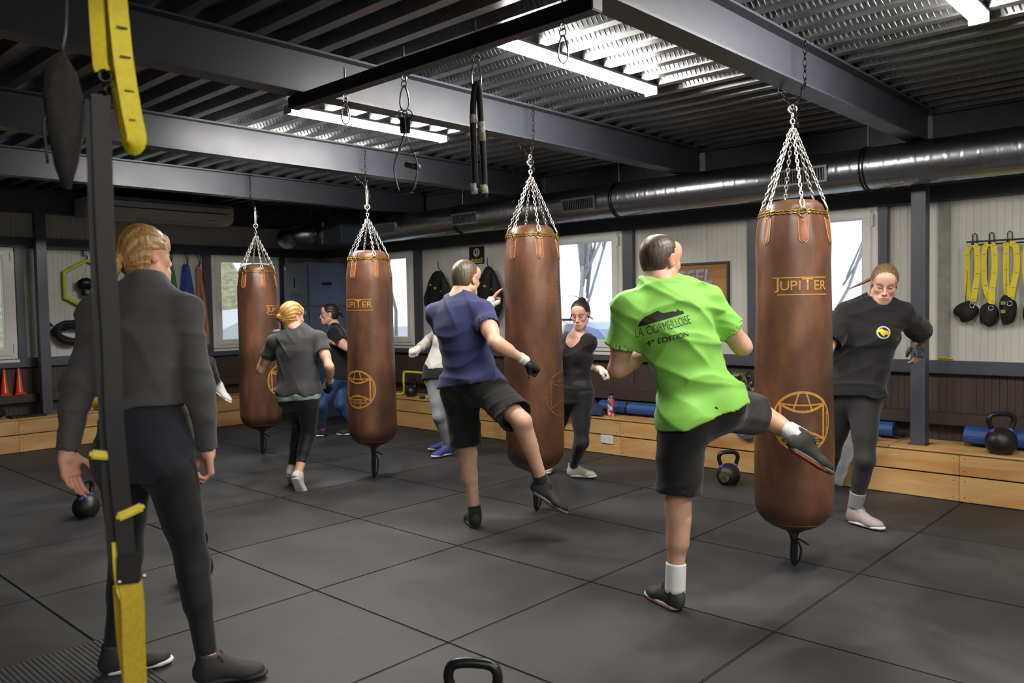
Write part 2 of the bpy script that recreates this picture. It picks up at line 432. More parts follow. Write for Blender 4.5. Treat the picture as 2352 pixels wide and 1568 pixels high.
# edge beams under the deck
def ibeam_section(h, w, tf=.012, tw=.009):
    return [(-w/2, 0), (w/2, 0), (w/2, tf), (tw/2, tf), (tw/2, h-tf), (w/2, h-tf), (w/2, h), (-w/2, h), (-w/2, h-tf), (-tw/2, h-tf), (-tw/2, tf), (-w/2, tf)]
def ibeam(name, a, b, h, w):
    a = Vector(a); b = Vector(b); t = (b-a).normalized(); s = Vector((0,0,1)).cross(t)
    M = Matrix((( s.x, 0, t.x, a.x), (s.y, 0, t.y, a.y), (0, 1, 0, a.z), (0, 0, 0, 1)))
    o = MB().prism(ibeam_section(h, w), (b-a).length, M).obj(name, M_STEEL); return struct(o)
ibeam('ceiling_beam', (6.60, Y0, 2.545), (6.60, YW, 2.545), .255, .13)
ibeam('ceiling_beam', (X0, 9.86, 2.545), (6.53, 9.86, 2.545), .255, .13)
BEAM_Y = (-.03, 1.855, 3.745, 5.62, 7.495)
for y in BEAM_Y: ibeam('ceiling_beam', (X0, y, BEAM_Z), (6.53, y, BEAM_Z), DECK_Z-BEAM_Z, .13)
# steel columns that carry the edge beams
def column(x, y):
    m = MB().prism([(-.05, -.05), (.05, -.05), (.05, .05), (-.05, .05)], 2.545-.356, Matrix.Translation((x, y, .356)))
    m.box((x-.07, y-.07, .352), (x+.07, y+.07, .358)); return struct(m.obj('steel_column', M_STEEL))
column(6.462, 1.88); column(6.462, 5.63); column(2.995, 9.745)

# galvanised trapezoidal deck
def deck_material():
    m = bpy.data.materials.new('galvanised_deck'); m.use_nodes = True; N = m.node_tree.nodes; L = m.node_tree.links; b = N['Principled BSDF']
    g = N.new('ShaderNodeNewGeometry')
    nz = N.new('ShaderNodeTexNoise'); nz.inputs['Scale'].default_value = 26; nz.inputs['Detail'].default_value = 4; L.new(g.outputs['Position'], nz.inputs['Vector'])
    cr = N.new('ShaderNodeMix'); cr.data_type = 'RGBA'; cr.inputs[6].default_value = (.17, .175, .18, 1); cr.inputs[7].default_value = (.30, .305, .31, 1)
    L.new(nz.outputs['Fac'], cr.inputs[0]); L.new(cr.outputs[2], b.inputs['Base Color'])
    b.inputs['Metallic'].default_value = .95; b.inputs['Roughness'].default_value = .36
    return m
M_DECK = deck_material()
PITCH = .19; prof = []
n = int((XW-X0)/PITCH)+2
for i in range(n):
    x = X0-.1+i*PITCH
    prof += [(x, 2.80), (x+.060, 2.80), (x+.078, 2.858), (x+.100, 2.858), (x+.104, 2.852), (x+.146, 2.852), (x+.150, 2.858), (x+.172, 2.858)]
V = []; F = []
for x, z in prof: V += [(x, Y0-.1, z), (x, YW+.1, z)]
for i in range(len(prof)-1): F.append((2*i, 2*i+1, 2*i+3, 2*i+2))
k = len(V); V += [(prof[-1][0], Y0-.1, 3.05), (prof[-1][0], YW+.1, 3.05), (prof[0][0], Y0-.1, 3.05), (prof[0][0], YW+.1, 3.05)]
F += [(k, k+1, k+3, k+2)]
ceiling = struct(MB().add(V, F).obj('ceiling', M_DECK))
# pressed embossing on the sloping webs of the deck (near bays), joined as stuff
V = []; F = []
for i in range(n):
    x = X0-.1+i*PITCH
    if x < 1.2 or x > 6.5: continue
    for (xa, za, xb, zb, s) in ((x+.063, 2.808, x+.075, 2.848, 1), (x+.187, 2.808, x+.175, 2.848, -1)):
        y = 0.4
        while y < 7.6:
            nx, nz_ = s*.0028, -.0009
            o = len(V)
            V += [(xa, y, za), (xb, y+.012, zb), (xb, y+.021, zb), (xa, y+.009, za), ((xa+xb)/2+nx*1.1, y+.0105, (za+zb)/2+nz_)]
            F += [(o, o+1, o+4), (o+1, o+2, o+4), (o+2, o+3, o+4), (o+3, o, o+4)]
            y += .03 if y < 5 else .045
emb = MB().add(V, F).obj('embossing', M_DECK, ceiling); emb['kind'] = 'stuff'

# windows -----------------------------------------------------------
M_GLASS = bpy.data.materials.new('window_glass'); M_GLASS.use_nodes = True
_N = M_GLASS.node_tree.nodes; _L = M_GLASS.node_tree.links; _N.remove(_N['Principled BSDF'])
_t = _N.new('ShaderNodeBsdfTransparent'); _g = _N.new('ShaderNodeBsdfGlossy'); _g.inputs['Roughness'].default_value = .02
_x = _N.new('ShaderNodeMixShader'); _x.inputs[0].default_value = .05
_nz = _N.new('ShaderNodeTexNoise'); _nz.inputs['Scale'].default_value = 2.0
_mr = _N.new('ShaderNodeMapRange'); _mr.inputs['To Min'].default_value = .93; _mr.inputs['To Max'].default_value = 1.0
_L.new(_nz.outputs['Fac'], _mr.inputs['Value']); _L.new(_mr.outputs['Result'], _t.inputs['Color'])
_L.new(_t.outputs[0], _x.inputs[1]); _L.new(_g.outputs[0], _x.inputs[2]); _L.new(_x.outputs[0], _N['Material Output'].inputs['Surface'])
wn = [0]
def window(a, b, wall):
    """PVC casement: fixed frame, opening sash, pane, hinges, handle."""
    wn[0] += 1
    e = bpy.data.objects.new('window_%d' % wn[0], None); COL.objects.link(e); struct(e)
    def ring(lo, hi, w, d0, d1):
        m = MB(); (p, z0), (q, z1) = lo, hi
        for (u0, v0, u1, v1) in ((p, z0, q, z0+w), (p, z1-w, q, z1), (p, z0+w, p+w, z1-w), (q-w, z0+w, q, z1-w)):
            m.box((d0, u0, v0), (d1, u1, v1), bev=.006)
        return m
    frame = ring((a, WZ0), (b, WZ1), .062, -.045, .05).obj('window_frame', M_PVC, e)
    sash = ring((a+.045, WZ0+.045), (b-.045, WZ1-.045), .075, -.062, .03).obj('sash', M_PVC, e)
    MB().box((-.012, a+.1, WZ0+.1), (.006, b-.1, WZ1-.1)).obj('pane', M_GLASS, sash)
    for z in (WZ0+.12, WZ1-.13):
        MB().box((-.072, (a+.028) if wall == 'y' else (b-.046), z-.05), (-.045, (a+.046) if wall == 'y' else (b-.028), z+.05), bev=.004).obj('hinge', M_PVC, sash)
    hb = b-.083 if wall == 'y' else a+.083
    h = MB().box((-.082, hb-.012, 1.50), (-.062, hb+.013, 1.58), bev=.004)
    h.tube([(-.075, hb, 1.54), (-.105, hb, 1.54), (-.108, hb, 1.44)], .008, 8).obj('handle', M_PVC, sash)
    MB().box((-.07, a-.01, WZ0-.03), (-.0, b+.01, WZ0), bev=.004).obj('window_sill', M_PVC, e)
    if wall == 'y': e.matrix_world = Matrix.Translation((XW, 0, 0))
    else: e.matrix_world = Matrix(((0, 1, 0, 0), (1, 0, 0, YW), (0, 0, 1, 0), (0, 0, 0, 1)))
for a, b in WINS_R: window(a, b, 'y')
for a, b in WINS_B: window(a, b, 'x')

# wall bench of pine boards ------------------------------------------
def bench(wall, lo, hi, joints, label):
    t = thing('wall_bench', label, 'bench', ((6.28, lo, 0) if wall == 'y' else (lo, 9.54, 0)))
    depth = (XW-.0-6.28) if wall == 'y' else YW-9.54
    L_ = hi-lo
    def mk(u0, u1, d0, d1, z0, z1, bev=.003):
        m = MB()
        return m.box((d0, u0, z0), (d1, u1, z1), bev) if wall == 'y' else m.box((u0, d0, z0), (u1, d1, z1), bev)
    W = M_PINE_Y if wall == 'y' else M_PINE_X
    js = [0]+[j-lo for j in joints]+[L_]
    M_SCREW = mat('dark_screw', (60, 44, 34), rough=.5)
    for a, b in zip(js, js[1:]):
        for z0, z1 in ((.004, .180), (.190, .338)):
            bo = mk(a+.001, b-.001, 0, .027, z0, z1).obj('board', W, t)
            for u in (a+.035, b-.035):
                for z in (z0+.03, z1-.03):
                    s = MB()
                    p = (-.0015, u, z) if wall == 'y' else (u, -.0015, z); q = (.004, u, z) if wall == 'y' else (u, .004, z)
                    s.cyl(p, q, .0042, n=8).obj('screw', M_SCREW, bo)
    n = max(1, int(L_/1.9))
    for i in range(n):
        a, b = L_*i/n, L_*(i+1)/n
        for d0, d1 in ((-.012, .145), (.150, .30), (.305, depth-.01)):
            mk(a+.001, b-.001, d0, d1, .3395, .355).obj('top_plank', W, t)
    mk(.0, L_, .03, depth-.02, .0, .33, 0).obj('carcass', mat('dark_void_timber', (40, 30, 24), rough=.9), t)
    return t
bench('y', -.2, 8.75, (1.567, 4.467, 6.35), 'long low pine-board bench under the windows and the round duct')
bench('x', 1.2, 5.70, (2.66, 4.4), 'low pine-board bench beneath the yellow hexagon and hanging bands')

# LED battens ---------------------------------------------------------
M_LED = bpy.data.materials.new('led_diffuser'); M_LED.use_nodes = True
_b = M_LED.node_tree.nodes['Principled BSDF']; _b.inputs['Base Color'].default_value = (.9, .9, .9, 1)
_b.inputs['Emission Color'].default_value = (1.0, .955, .89, 1); _b.inputs['Emission Strength'].default_value = LAMP_STRENGTH
def batten(x0, x1, y, label, z=2.775):
    t = thing('led_batten', label, 'lamp', (x0, y, z), 'LED battens under the deck')
    L_ = x1-x0
    MB().box((0, -.045, .006), (L_, .045, .027), bev=.004).obj('housing', M_WHITE, t)
    m = MB(); n = 10; V = []
    for x in (.012, L_-.012):
        for k in range(n+1):
            a = PI+PI*k/n; V.append((x, .043*math.cos(a), .006+.040*math.sin(a)))
    F = [(k, k+1, n+1+k+1, n+1+k) for k in range(n)]+[tuple(range(n+1)), tuple(range(n+1, 2*n+2))[::-1], (0, n+1, 2*n+1, n)]
    m.add(V, F, smooth=False).obj('diffuser', M_LED, t)
    for x in (0, L_-.012):
        MB().box((x, -.045, -.034), (x+.012, .045, .006), bev=.003).obj('end_cap', M_WHITE, t)
    return t
batten(3.0, 4.40, 2.855, 'bright LED batten hanging beside the single carabiner near the middle beam')
batten(3.0, 4.41, 4.80, 'bright LED batten behind the black strap handle, further from the camera')
batten(3.0, 4.43, 1.03, 'LED batten cut off by the top edge of the picture')
batten(3.0, 4.43, 6.2, 'LED batten hidden above the far steel beam')
batten(3.0, 4.43, -.9, 'LED batten behind the camera, in line with the bags')
batten(-.3, 1.1, -.9, 'LED batten right behind the camera')
batten(-.3, 1.1, -2.8, 'LED batten in the second bay behind the camera')
batten(-3.4, -2.0, -.9, 'LED batten far to the rear left of the camera')
# ------------------------------------------------------------------ punching bags
def leather_mat():
    m = bpy.data.materials.new('worn_brown_leather'); m.use_nodes = True; N = m.node_tree.nodes; L = m.node_tree.links; b = N['Principled BSDF']
    tc = N.new('ShaderNodeTexCoord'); oi = N.new('ShaderNodeObjectInfo'); ad = N.new('ShaderNodeVectorMath'); ad.operation = 'ADD'
    sc = N.new('ShaderNodeVectorMath'); sc.operation = 'SCALE'; sc.inputs[0].default_value = (11, 17, 5); L.new(oi.outputs['Random'], sc.inputs['Scale'])
    L.new(tc.outputs['Object'], ad.inputs[0]); L.new(sc.outputs[0], ad.inputs[1])
    mp = N.new('ShaderNodeMapping'); mp.inputs['Scale'].default_value = (1, 1, .45); L.new(ad.outputs[0], mp.inputs['Vector'])
    n1 = N.new('ShaderNodeTexNoise'); n1.inputs['Scale'].default_value = 5.5; n1.inputs['Detail'].default_value = 6; n1.inputs['Roughness'].default_value = .6
    n2 = N.new('ShaderNodeTexNoise'); n2.inputs['Scale'].default_value = 170; n2.inputs['Detail'].default_value = 3
    L.new(mp.outputs[0], n1.inputs['Vector']); L.new(tc.outputs['Object'], n2.inputs['Vector'])
    cr = N.new('ShaderNodeValToRGB'); e = cr.color_ramp.elements
    e[0].position = .3; e[0].color = (*lin((58, 38, 28)), 1); e[1].position = .72; e[1].color = (*lin((120, 82, 61)), 1)
    q = e.new(.52); q.color = (*lin((90, 59, 43)), 1)
    L.new(n1.outputs['Fac'], cr.inputs['Fac']); L.new(cr.outputs['Color'], b.inputs['Base Color'])
    r = N.new('ShaderNodeMapRange'); r.inputs['To Min'].default_value = .46; r.inputs['To Max'].default_value = .30
    L.new(n1.outputs['Fac'], r.inputs['Value']); L.new(r.outputs['Result'], b.inputs['Roughness'])
    bp = N.new('ShaderNodeBump'); bp.inputs['Strength'].default_value = .22; bp.inputs['Distance'].default_value = .002
    L.new(n2.outputs['Fac'], bp.inputs['Height']); L.new(bp.outputs['Normal'], b.inputs['Normal'])
    return m
M_LEATHER = leather_mat()
M_LEATHER2 = mat('leather_tab', (142, 84, 50), rough=.4, amt=.15, scale=20, bump=.1)
M_GOLD = mat('gold_lettering', (198, 142, 62), rough=.5, amt=.12, scale=60)
M_GOLDW = mat('worn_lettering', (120, 84, 48), rough=.5, amt=.2, scale=40)
M_BRAID = mat('brass_braid', (196, 156, 70), rough=.35, metal=.6, amt=.3, scale=150)
M_ROPE = mat('black_rope', (14, 14, 16), rough=.7, amt=.2, scale=120, bump=.3, bscale=300)

def chain_into(m, A, B, ll=.030, w=.0105, r=.0032, twist=0.0, n=12, k=5):
    A = Vector(A); B = Vector(B); d = B-A; L_ = d.length; t = d.normalized()
    step = ll-2.3*r; c = max(1, int(round(L_/step)))
    u = t.orthogonal().normalized(); v = t.cross(u)
    for i in range(c):
        p = A+t*(L_*(i+.5)/c); a = twist+(PI/2 if i % 2 else 0)
        s = u*math.cos(a)+v*math.sin(a); h = ll/2-r; pts = []
        for j in range(n):
            q = 2*PI*j/n; x = math.cos(q); y = math.sin(q)
            pts.append(p+t*((h-w+r)*(1 if y > 0 else -1)*(1 if abs(y) > 1e-6 else 0)+y*(w-r))+s*x*(w-r))
        m.tube(pts, r, k, closed=True)
    return m

_LET = {}
def letter(ch):
    if ch not in _LET:
        V, F = text_mesh(ch, 1.0)
        xs = [p[0] for p in V]; ys = [p[1] for p in V]
        _LET[ch] = ([((x-min(xs)), (y-min(ys))/(max(ys)-min(ys))) for x, y in V], F, max(xs)-min(xs))
    return _LET[ch]
def word2d(spec, gap=.012):
    """spec [(char, width_factor, y0, y1)] -> flat lettering centred in x."""
    V = []; F = []; x = 0
    for ch, wf, y0, y1 in spec:
        v, f, w = letter(ch); o = len(V); k = wf*.1
        V += [(x+a*k, y0+b*(y1-y0)) for a, b in v]; F += [tuple(i+o for i in q) for q in f]
        x += w*k+gap
    w = x-gap
    return [(a-w/2, b) for a, b in V], F, w
def jupiter2d():
    spec = [('J', 1.05, -.036, .036), ('U', .78, -.024, .024), ('P', .78, -.024, .024), ('I', .75, -.024, .024), ('T', 1.0, -.024, .036), ('E', .78, -.024, .024), ('R', .8, -.024, .024)]
    V, F, w = word2d(spec, .008)
    k = .285/w; V = [(x*k, y) for x, y in V]
    for y, a, b in ((.040, -.150, .143), (-.047, -.128, .150)):
        sv, sf = stroke2d([(a+(b-a)*i/14, y) for i in range(15)], .005); o = len(V); V += sv; F += [tuple(i+o for i in q) for q in sf]
    return V, F
def globe2d():
    V = []; F = []
    def st(pts, w):
        sv, sf = stroke2d(pts, w); o = len(V); V.extend(sv); F.extend(tuple(i+o for i in q) for q in sf)
    R = .152
    circ = lambda a0, a1, r=R, n=24: [(r*math.cos(a0+(a1-a0)*i/n), r*math.sin(a0+(a1-a0)*i/n)) for i in range(n+1)]
    st(circ(math.radians(38), math.radians(142)), .013)                      # top cap
    st(circ(math.radians(218), math.radians(322)), .013)                     # bottom cap
    st(circ(math.radians(-42), math.radians(42)), .011); st(circ(math.radians(138), math.radians(222)), .011)
    a = R*math.cos(math.radians(38)); b = R*math.sin(math.radians(38))
    bow = lambda s, d: [(-a+2*a*i/20, s*(b-d*math.sin(PI*i/20))) for i in range(21)]
    st(bow(1, .042), .013); st(bow(1, .008), .008); st(bow(-1, .042), .013)
    for s in (-1, 1):
        st([(s*.018+s*.030*i/8, R*.985-(.985*R-.056)*i/8) for i in range(9)], .008)
        st([(s*.02+s*.02*i/6, -R*.97+.04*i/6) for i in range(7)], .007)
        st([(s*(a-.008), b-.01-(2*b-.02)*i/12) for i in range(13)], .013)
        st([(s*(a+.014), b*.55-(1.1*b)*i/8) for i in range(9)], .006)
    for y in (-.083, -.112): st([(-a*.9+1.8*a*i/12, y) for i in range(13)], .004)
    v, f, w = word2d([('B', .42, -.108, -.087), ('O', .42, -.108, -.087), ('X', .42, -.108, -.087), ('E', .42, -.108, -.087)], .008)
    k = .17/w; o = len(V); V.extend((x*k, y) for x, y in v); F.extend(tuple(i+o for i in q) for q in f)
    return V, F
_JUP = refine2d(*jupiter2d(), .02); _GLB = refine2d(*globe2d(), .02)

def punching_bag(y, ztop, zbot, ang, label, seed, apex, wr=.004, lean=0.0, worn=False, rings=6):
    x = 4.2; rnd = random.Random(seed)
    t = thing('punching_bag', label, 'punching bag', (x, y, 0), 'brown leather punching bags')
    face = math.atan2(-y, -x)
    H_ = ztop-zbot
    def Rz(z):
        s = (ztop-z)/H_
        if s < 0: return .160
        a = .163+.026*min(1, s/.10)**.8+.014*min(1, s/.75)
        e = (z-zbot)/.17
        if e < 1: a *= math.sqrt(max(0.0, 1-(1-max(0, e))**2.4))*.985+.015
        return a
    ph = rnd.random()*6
    def wob(a, z):
        s = max(0.0, 1-(ztop-z)/.26)
        k = wr*s*(math.cos(rings*a+ph)+.5*math.cos(2*rings*a+1.3+ph))
        return k+.0022*math.sin(2*a+z*4+ph)+.0012*math.sin(5*a-z*9+ph)
    def surf(a, z, off=0.0):
        r = Rz(z)+wob(a, z)+off; return Vector((r*math.cos(a), r*math.sin(a), z))
    zs = [zbot+.17*(1-math.cos(PI/2*i/14)) for i in range(15)]
    zs += [zbot+.17+(ztop-zbot-.17)*i/46 for i in range(1, 47)]
    prof = [(Rz(z), z) for z in zs]
    body = MB(); nA = 72
    top = [(.160, ztop+.004), (.150, ztop+.035), (.125, ztop+.058), (.07, ztop+.068), (.0001, ztop+.070)]
    body.lathe([(.0001, zbot-.0)]+prof+top, nA, fn=lambda a, i, r, z: (r+(wob(a, z) if .02 < r and z <= ztop else 0), z))
    bd = body.obj('bag_body', M_LEATHER, t)
    m = MB(); m.tube([surf(2*PI*i/72, zbot+.055, .0008) for i in range(72)], .0022, 5, closed=True); m.obj('bottom_seam', M_LEATHER2, bd)
    m = MB()
    for dz, ra in ((0, .0042), (-.014, .0036)):
        m.tube([surf(2*PI*i/144, ztop+dz+.003*math.sin(2*PI*i/144*36+dz*99), .002) for i in range(144)], ra, 5, closed=True)
    m.obj('braid', M_BRAID, t)
    # hanging tabs, rings and chains
    a0 = face+math.radians(16)
    for i in range(rings):
        a = a0+2*PI*i/rings
        n_, w = 9, .046; m = MB(); V = []; F = []
        for j in range(n_+4):
            s = j/(n_+3); z = ztop-.035-.135*s
            ww = w/2*(1 if s < .78 else math.sqrt(max(.02, 1-((s-.78)/.22)**2)))
            for kx in (-1, -.5, 0, .5, 1):
                V.append(surf(a+kx*ww/Rz(z), z, .0045 if abs(kx) < .9 else .001))
        for j in range(n_+3):
            for kx in range(4): q = j*5+kx; F.append((q, q+1, q+6, q+5))
        tab = m.add(V, F, True).obj('hanging_tab', M_LEATHER2, t)
        edge = [V[j*5] for j in range(n_+4)]+[V[j*5+4] for j in range(n_+3, -1, -1)]
        MB().tube([p*1.0+Vector((p.x, p.y, 0)).normalized()*.0012 for p in edge], .0019, 5).obj('stitching', mat('tan_thread', (190, 150, 104), rough=.6), tab)
        for dz in (.018, .120): MB().sphere(surf(a, ztop-.04-dz, .006), .004, 8, 6).obj('rivet', M_BRAID, tab)
        c = surf(a, ztop-.004, .012); tg = Vector((-math.sin(a), math.cos(a), 0))
        MB().tube([c+tg*(.021*math.cos(q))+Vector((0, 0, .024*math.sin(q)-.008)) for q in [2*PI*k/18 for k in range(18)]], .0034, 6, closed=True).obj('ring', M_BRAID, t)
        top_p = Vector((0.010*math.cos(a), .010*math.sin(a), apex-.01)); st = c+Vector((0, 0, .012))
        m = MB(); d = (top_p-st).normalized(); u_ = tg
        pts = [st+d*(.027+.027*math.sin(q)*-1)+u_*(.0105*math.cos(q)) for q in [2*PI*k/16 for k in range(16)]]
        m.tube(pts, .0038, 6, closed=True); m.obj('snap_hook', M_ZINC, t)
        chain_into(MB(), st+d*.050, top_p, .031, .0112, .0034, twist=i*.4).obj('chain', M_ZINC, t)
    m = MB(); chain_into(m, (0, 0, apex-.02), (0, 0, apex+.075), .038, .0145, .0045)
    m.torus((0, 0, apex+.092), .020, .005, (math.cos(face), math.sin(face), 0)); m.obj('swivel', M_ZINC, t)
    # snap link + black chain slung round the beam
    zk = 2.46
    m = MB(); m.tube([(0, .011*math.cos(q), apex+.10+(zk-apex-.10)/2+((zk-apex-.10)/2+.01)*math.sin(q)) for q in [2*PI*k/20 for k in range(20)]], .0055, 6, closed=True)
    m.obj('snap_link', M_ZINC, t)
    m = MB()
    yb = min(BEAM_Y, key=lambda q: abs(q-y))-y
    for s in (-1, 1):
        chain_into(m, (0, s*.008, zk), (0, yb+s*.068, BEAM_Z-.006), .040, .0115, .0036)
        chain_into(m, (0, yb+s*.071, BEAM_Z-.004), (0, yb+s*.071, DECK_Z-.012), .040, .0115, .0036)
    chain_into(m, (-.006, -.012, zk-.005), (.012, -.02, zk-.11), .036, .011, .0034); chain_into(m, (.012, -.02, zk-.11), (0, .012, zk), .036, .011, .0034)
    m.obj('beam_chain', M_DARKCHAIN, t)
    # lettering
    for (V2, F2), z, nm in ((_JUP, ztop-.385, 'lettering'), (_GLB, ztop-1.085, 'globe_emblem')):
        V = [surf(face+math.radians(ang)+u/.199, z+v, .0014) for u, v in V2]
        MB().add(V, F2, True).obj(nm, M_GOLDW if worn else M_GOLD, t)
    # gathered tail and knotted cord
    m = MB().lathe([(.0001, zbot-.045), (.016, zbot-.045), (.022, zbot-.03), (.035, zbot-.01), (.075, zbot+.012), (.08, zbot+.02)], 20, fn=lambda a, i, r, z: (r*(1+.18*math.cos(5*a+i)), z))
    m.obj('gathered_tail', M_LEATHER, t)
    m = MB(); zt = zbot-.045; g = zt-.012
    m.sphere((0, 0, zt), .022, 10, 8)
    for k in range(3):
        aa = face+PI/2+k*1.1; cx, cy = math.cos(aa), math.sin(aa); w = .035-.006*k
        m.tube(smooth_path([(0, 0, zt), (cx*w, cy*w, zt-g*.35), (cx*w*.8, cy*w*.8, zt-g*.8), (0, 0, .008+.01*k), (-cx*w*.4, -cy*w*.4, zt-g*.7), (-cx*.01, -cy*.01, zt)], 5), .006, 6)
    s = Vector((math.cos(face+PI/2), math.sin(face+PI/2), 0))
    m.tube([Vector((0, 0, zt)), s*.04+Vector((0, 0, zt-.015)), s*.075+Vector((0, 0, zt-.035))], .006, 6)
    m.obj('tail_cord', M_ROPE, t)
    return t
punching_bag(1.852, 1.899, .205, 13, 'largest brown leather punching bag, kicked by the man in the lime shirt', 1, 2.355, wr=.0075)
punching_bag(3.705, 1.918, .290, 66, 'brown punching bag with a worn shiny flank beside the man in navy', 2, 2.322, worn=True)
punching_bag(5.535, 1.858, .275, -36, 'brown punching bag with gold globe emblem, second from the foam boxes', 3, 2.195)
punching_bag(7.345, 1.830, .255, 64, 'smallest-looking brown punching bag in front of the back wall window', 4, 2.185)

# ------------------------------------------------------------------ round ventilation duct
M_GALV = mat('galvanised_duct', (176, 180, 186), rough=.30, metal=1.0, amt=.05, scale=6, rvar=.05)
M_GRILLE = mat('grille_aluminium', (150, 152, 154), rough=.4, metal=.8, amt=.08)
DX, DZ, DR = 6.25, 2.404, .153
duct = thing('ventilation_duct', 'spiral galvanised round duct running under the ceiling along the window wall', 'duct', (DX, 8.0, DZ))
def duct_seg(ya, yb, name):
    V = []; F = []; n = 44; st = .0125; c = int((yb-ya)/st)
    for i in range(c+1):
        yy = ya+(yb-ya)*i/c
        for k in range(n):
            a = 2*PI*k/n; fr = ((yy+8)/.105+a/(2*PI)) % 1.0
            r = DR+(.0028 if fr < .12 else 0)-(.0012 if .12 <= fr < .2 else 0)
            V.append((r*math.cos(a), yy-8.0, r*math.sin(a)))
    for i in range(c):
        for k in range(n): F.append((i*n+k, (i+1)*n+k, (i+1)*n+(k+1) % n, i*n+(k+1) % n))
    return MB().add(V, F, True).obj(name, M_GALV, duct)
for a, b in ((-.4, 2.16), (2.16, 4.42), (4.42, 6.55), (6.55, 8.05)): duct_seg(a, b, 'duct_section')
for yb in (2.18, 4.42, 6.52, 7.95):
    m = MB()
    for dy in (-.012, .012): m.tube([((DR+.006)*math.cos(q), yb-8+dy, (DR+.006)*math.sin(q)) for q in [2*PI*k/40 for k in range(40)]], .005, 5, closed=True)
    b = m.obj('clamp_band', M_BLACK, duct)
    MB().cyl((0, yb-8, DR), (0, yb-8, 2.80-DZ), .004, n=6).obj('hanger_rod', M_CHROME, b)
for yg in (.93, 2.62, 4.78, 6.33, 7.70):
    g0 = bpy.data.objects.new('vent_grille', None); COL.objects.link(g0); g0.parent = duct; g0.location = (0, yg-8, 0); g0.rotation_euler = (0, math.radians(-6), 0)
    w, h, R0 = .40, .125, DR+.008
    m = MB()
    ring = [(-R0-.004, -w/2, -h/2), (-R0-.004, w/2, -h/2), (-R0-.004, w/2, h/2), (-R0-.004, -w/2, h/2)]
    for (y0, z0, y1, z1) in ((-w/2, -h/2, w/2, -h/2+.016), (-w/2, h/2-.016, w/2, h/2), (-w/2, -h/2+.016, -w/2+.02, h/2-.016), (w/2-.02, -h/2+.016, w/2, h/2-.016)):
        m.box((-R0-.010, y0, z0), (-R0+.022, y1, z1), bev=.002)
    m.obj('grille_frame', M_GRILLE, g0)
    MB().box((-DR-.004, -w/2+.02, -h/2+.016), (-DR+.01, w/2-.02, h/2-.016)).obj('grille_cavity', M_BLACK, g0)
    sm = MB().box((-R0-.008, -.0028, -h/2+.016), (-R0+.006, .0028, h/2-.016)).mesh('slat', M_GRILLE)
    for k in range(17): objm('slat', sm, g0, (0, -w/2+.03+(w-.06)*k/16, 0))
# plenum box with flexible hoses at the far end
M_FLEX = mat('crinkled_foil_hose', (150, 152, 156), rough=.3, metal=1.0, amt=.25, scale=60, bump=.6, bscale=90)
pl = thing('plenum_box', 'square sheet-metal plenum box with flexible foil hoses above the foam boxes', 'air box', (6.08, 8.5, 2.25))
MB().box((-.33, -.40, .0), (.32, .0, .30), bev=.006).obj('box_front', mat('plenum_sheet', (96, 104, 120), rough=.35, metal=.8, amt=.1), pl)
MB().box((-.33, .004, .0), (.32, .40, .30), bev=.006).obj('box_rear', MATS['plenum_sheet'], pl)
MB().box((-.345, -.012, -.012), (.33, .016, .312), bev=.003).obj('joint_flange', MATS['plenum_sheet'], pl)
MB().box((-.336, -.05, .20), (-.332, .02, .25), bev=.001).obj('sticker', M_WHITE, pl)
for yy in (-.2, .2):
    MB().cyl((-.345, yy, .30), (-.345, yy, .54), .004, n=6).obj('hanger_rod', M_CHROME, pl)
def flex(pts, r, name, par):
    P = smooth_path(pts, 10); m = MB(); Q = []; R = []
    for i, p in enumerate(P):
        Q.append(p); R.append(r*(1+.035*(1 if i % 2 else -1)))
    return m.tube(Q, R, 24).obj(name, M_FLEX, par)
flex([(.17, -.385, .154), (.17, -.42, .154), (.17, -.447, .154)], .150, 'flexible_hose', pl)
flex([(-.32, .22, .13), (-.40, .24, .12), (-.47, .32, .10), (-.47, .45, .09), (-.44, .6, .10)], .135, 'flexible_hose', pl)

# ceiling-hung air conditioner --------------------------------------
ac = thing('air_conditioner', 'white ceiling-hung air conditioner above the bench at the back', 'air conditioner', (4.18, 9.55, 2.48))
M_AC = mat('air_con_shell', (206, 206, 202), rough=.4, amt=.03)
def ac_section(x): # profile in (y,z), front is -y
    return [(-.35, .13), (-.345, .06), (-.30, .015), (-.12, .0), (.26, .03), (.26, .24), (-.30, .24), (-.35, .20)]
V = []; F = []
for x in (-.80, -.74, .74, .80):
    k = .97 if abs(x) > .77 else 1
    V += [(x, p[0]*k, .12+(p[1]-.12)*k) for p in ac_section(x)]
for i in range(3):
    for j in range(8): F.append((i*8+j, i*8+(j+1) % 8, (i+1)*8+(j+1) % 8, (i+1)*8+j))
F += [tuple(range(8))[::-1], tuple(range(24, 32))]
MB().add(V, F).obj('shell', M_AC, ac)
MB().box((-.72, -.362, .135), (.72, -.345, .19), bev=.004).obj('front_strip', M_AC, ac)
MB().box((-.72, -.356, .118), (.72, -.343, .130)).obj('outlet_slot', M_BLACK, ac)
MB().box((-.72, -.356, .195), (.72, -.343, .201)).obj('upper_slot', M_BLACK, ac)
o = MB().box((-.7, -.10, -.004), (.7, .005, .004), bev=.002).obj('air_flap', mat('air_con_flap', (190, 190, 190), rough=.2, amt=.03), ac, (0, -.20, .0)); o.rotation_euler = (math.radians(-8), 0, 0)
MB().box((.46, -.33, .035), (.58, -.325, .05)).obj('badge', mat('grey_badge', (140, 140, 146), rough=.4), ac).rotation_euler = (math.radians(0), 0, 0)
for s in (-.6, .6): MB().cyl((s, .1, .24), (s, .1, .318), .006, n=6).obj('hanger_rod', M_CHROME, ac)

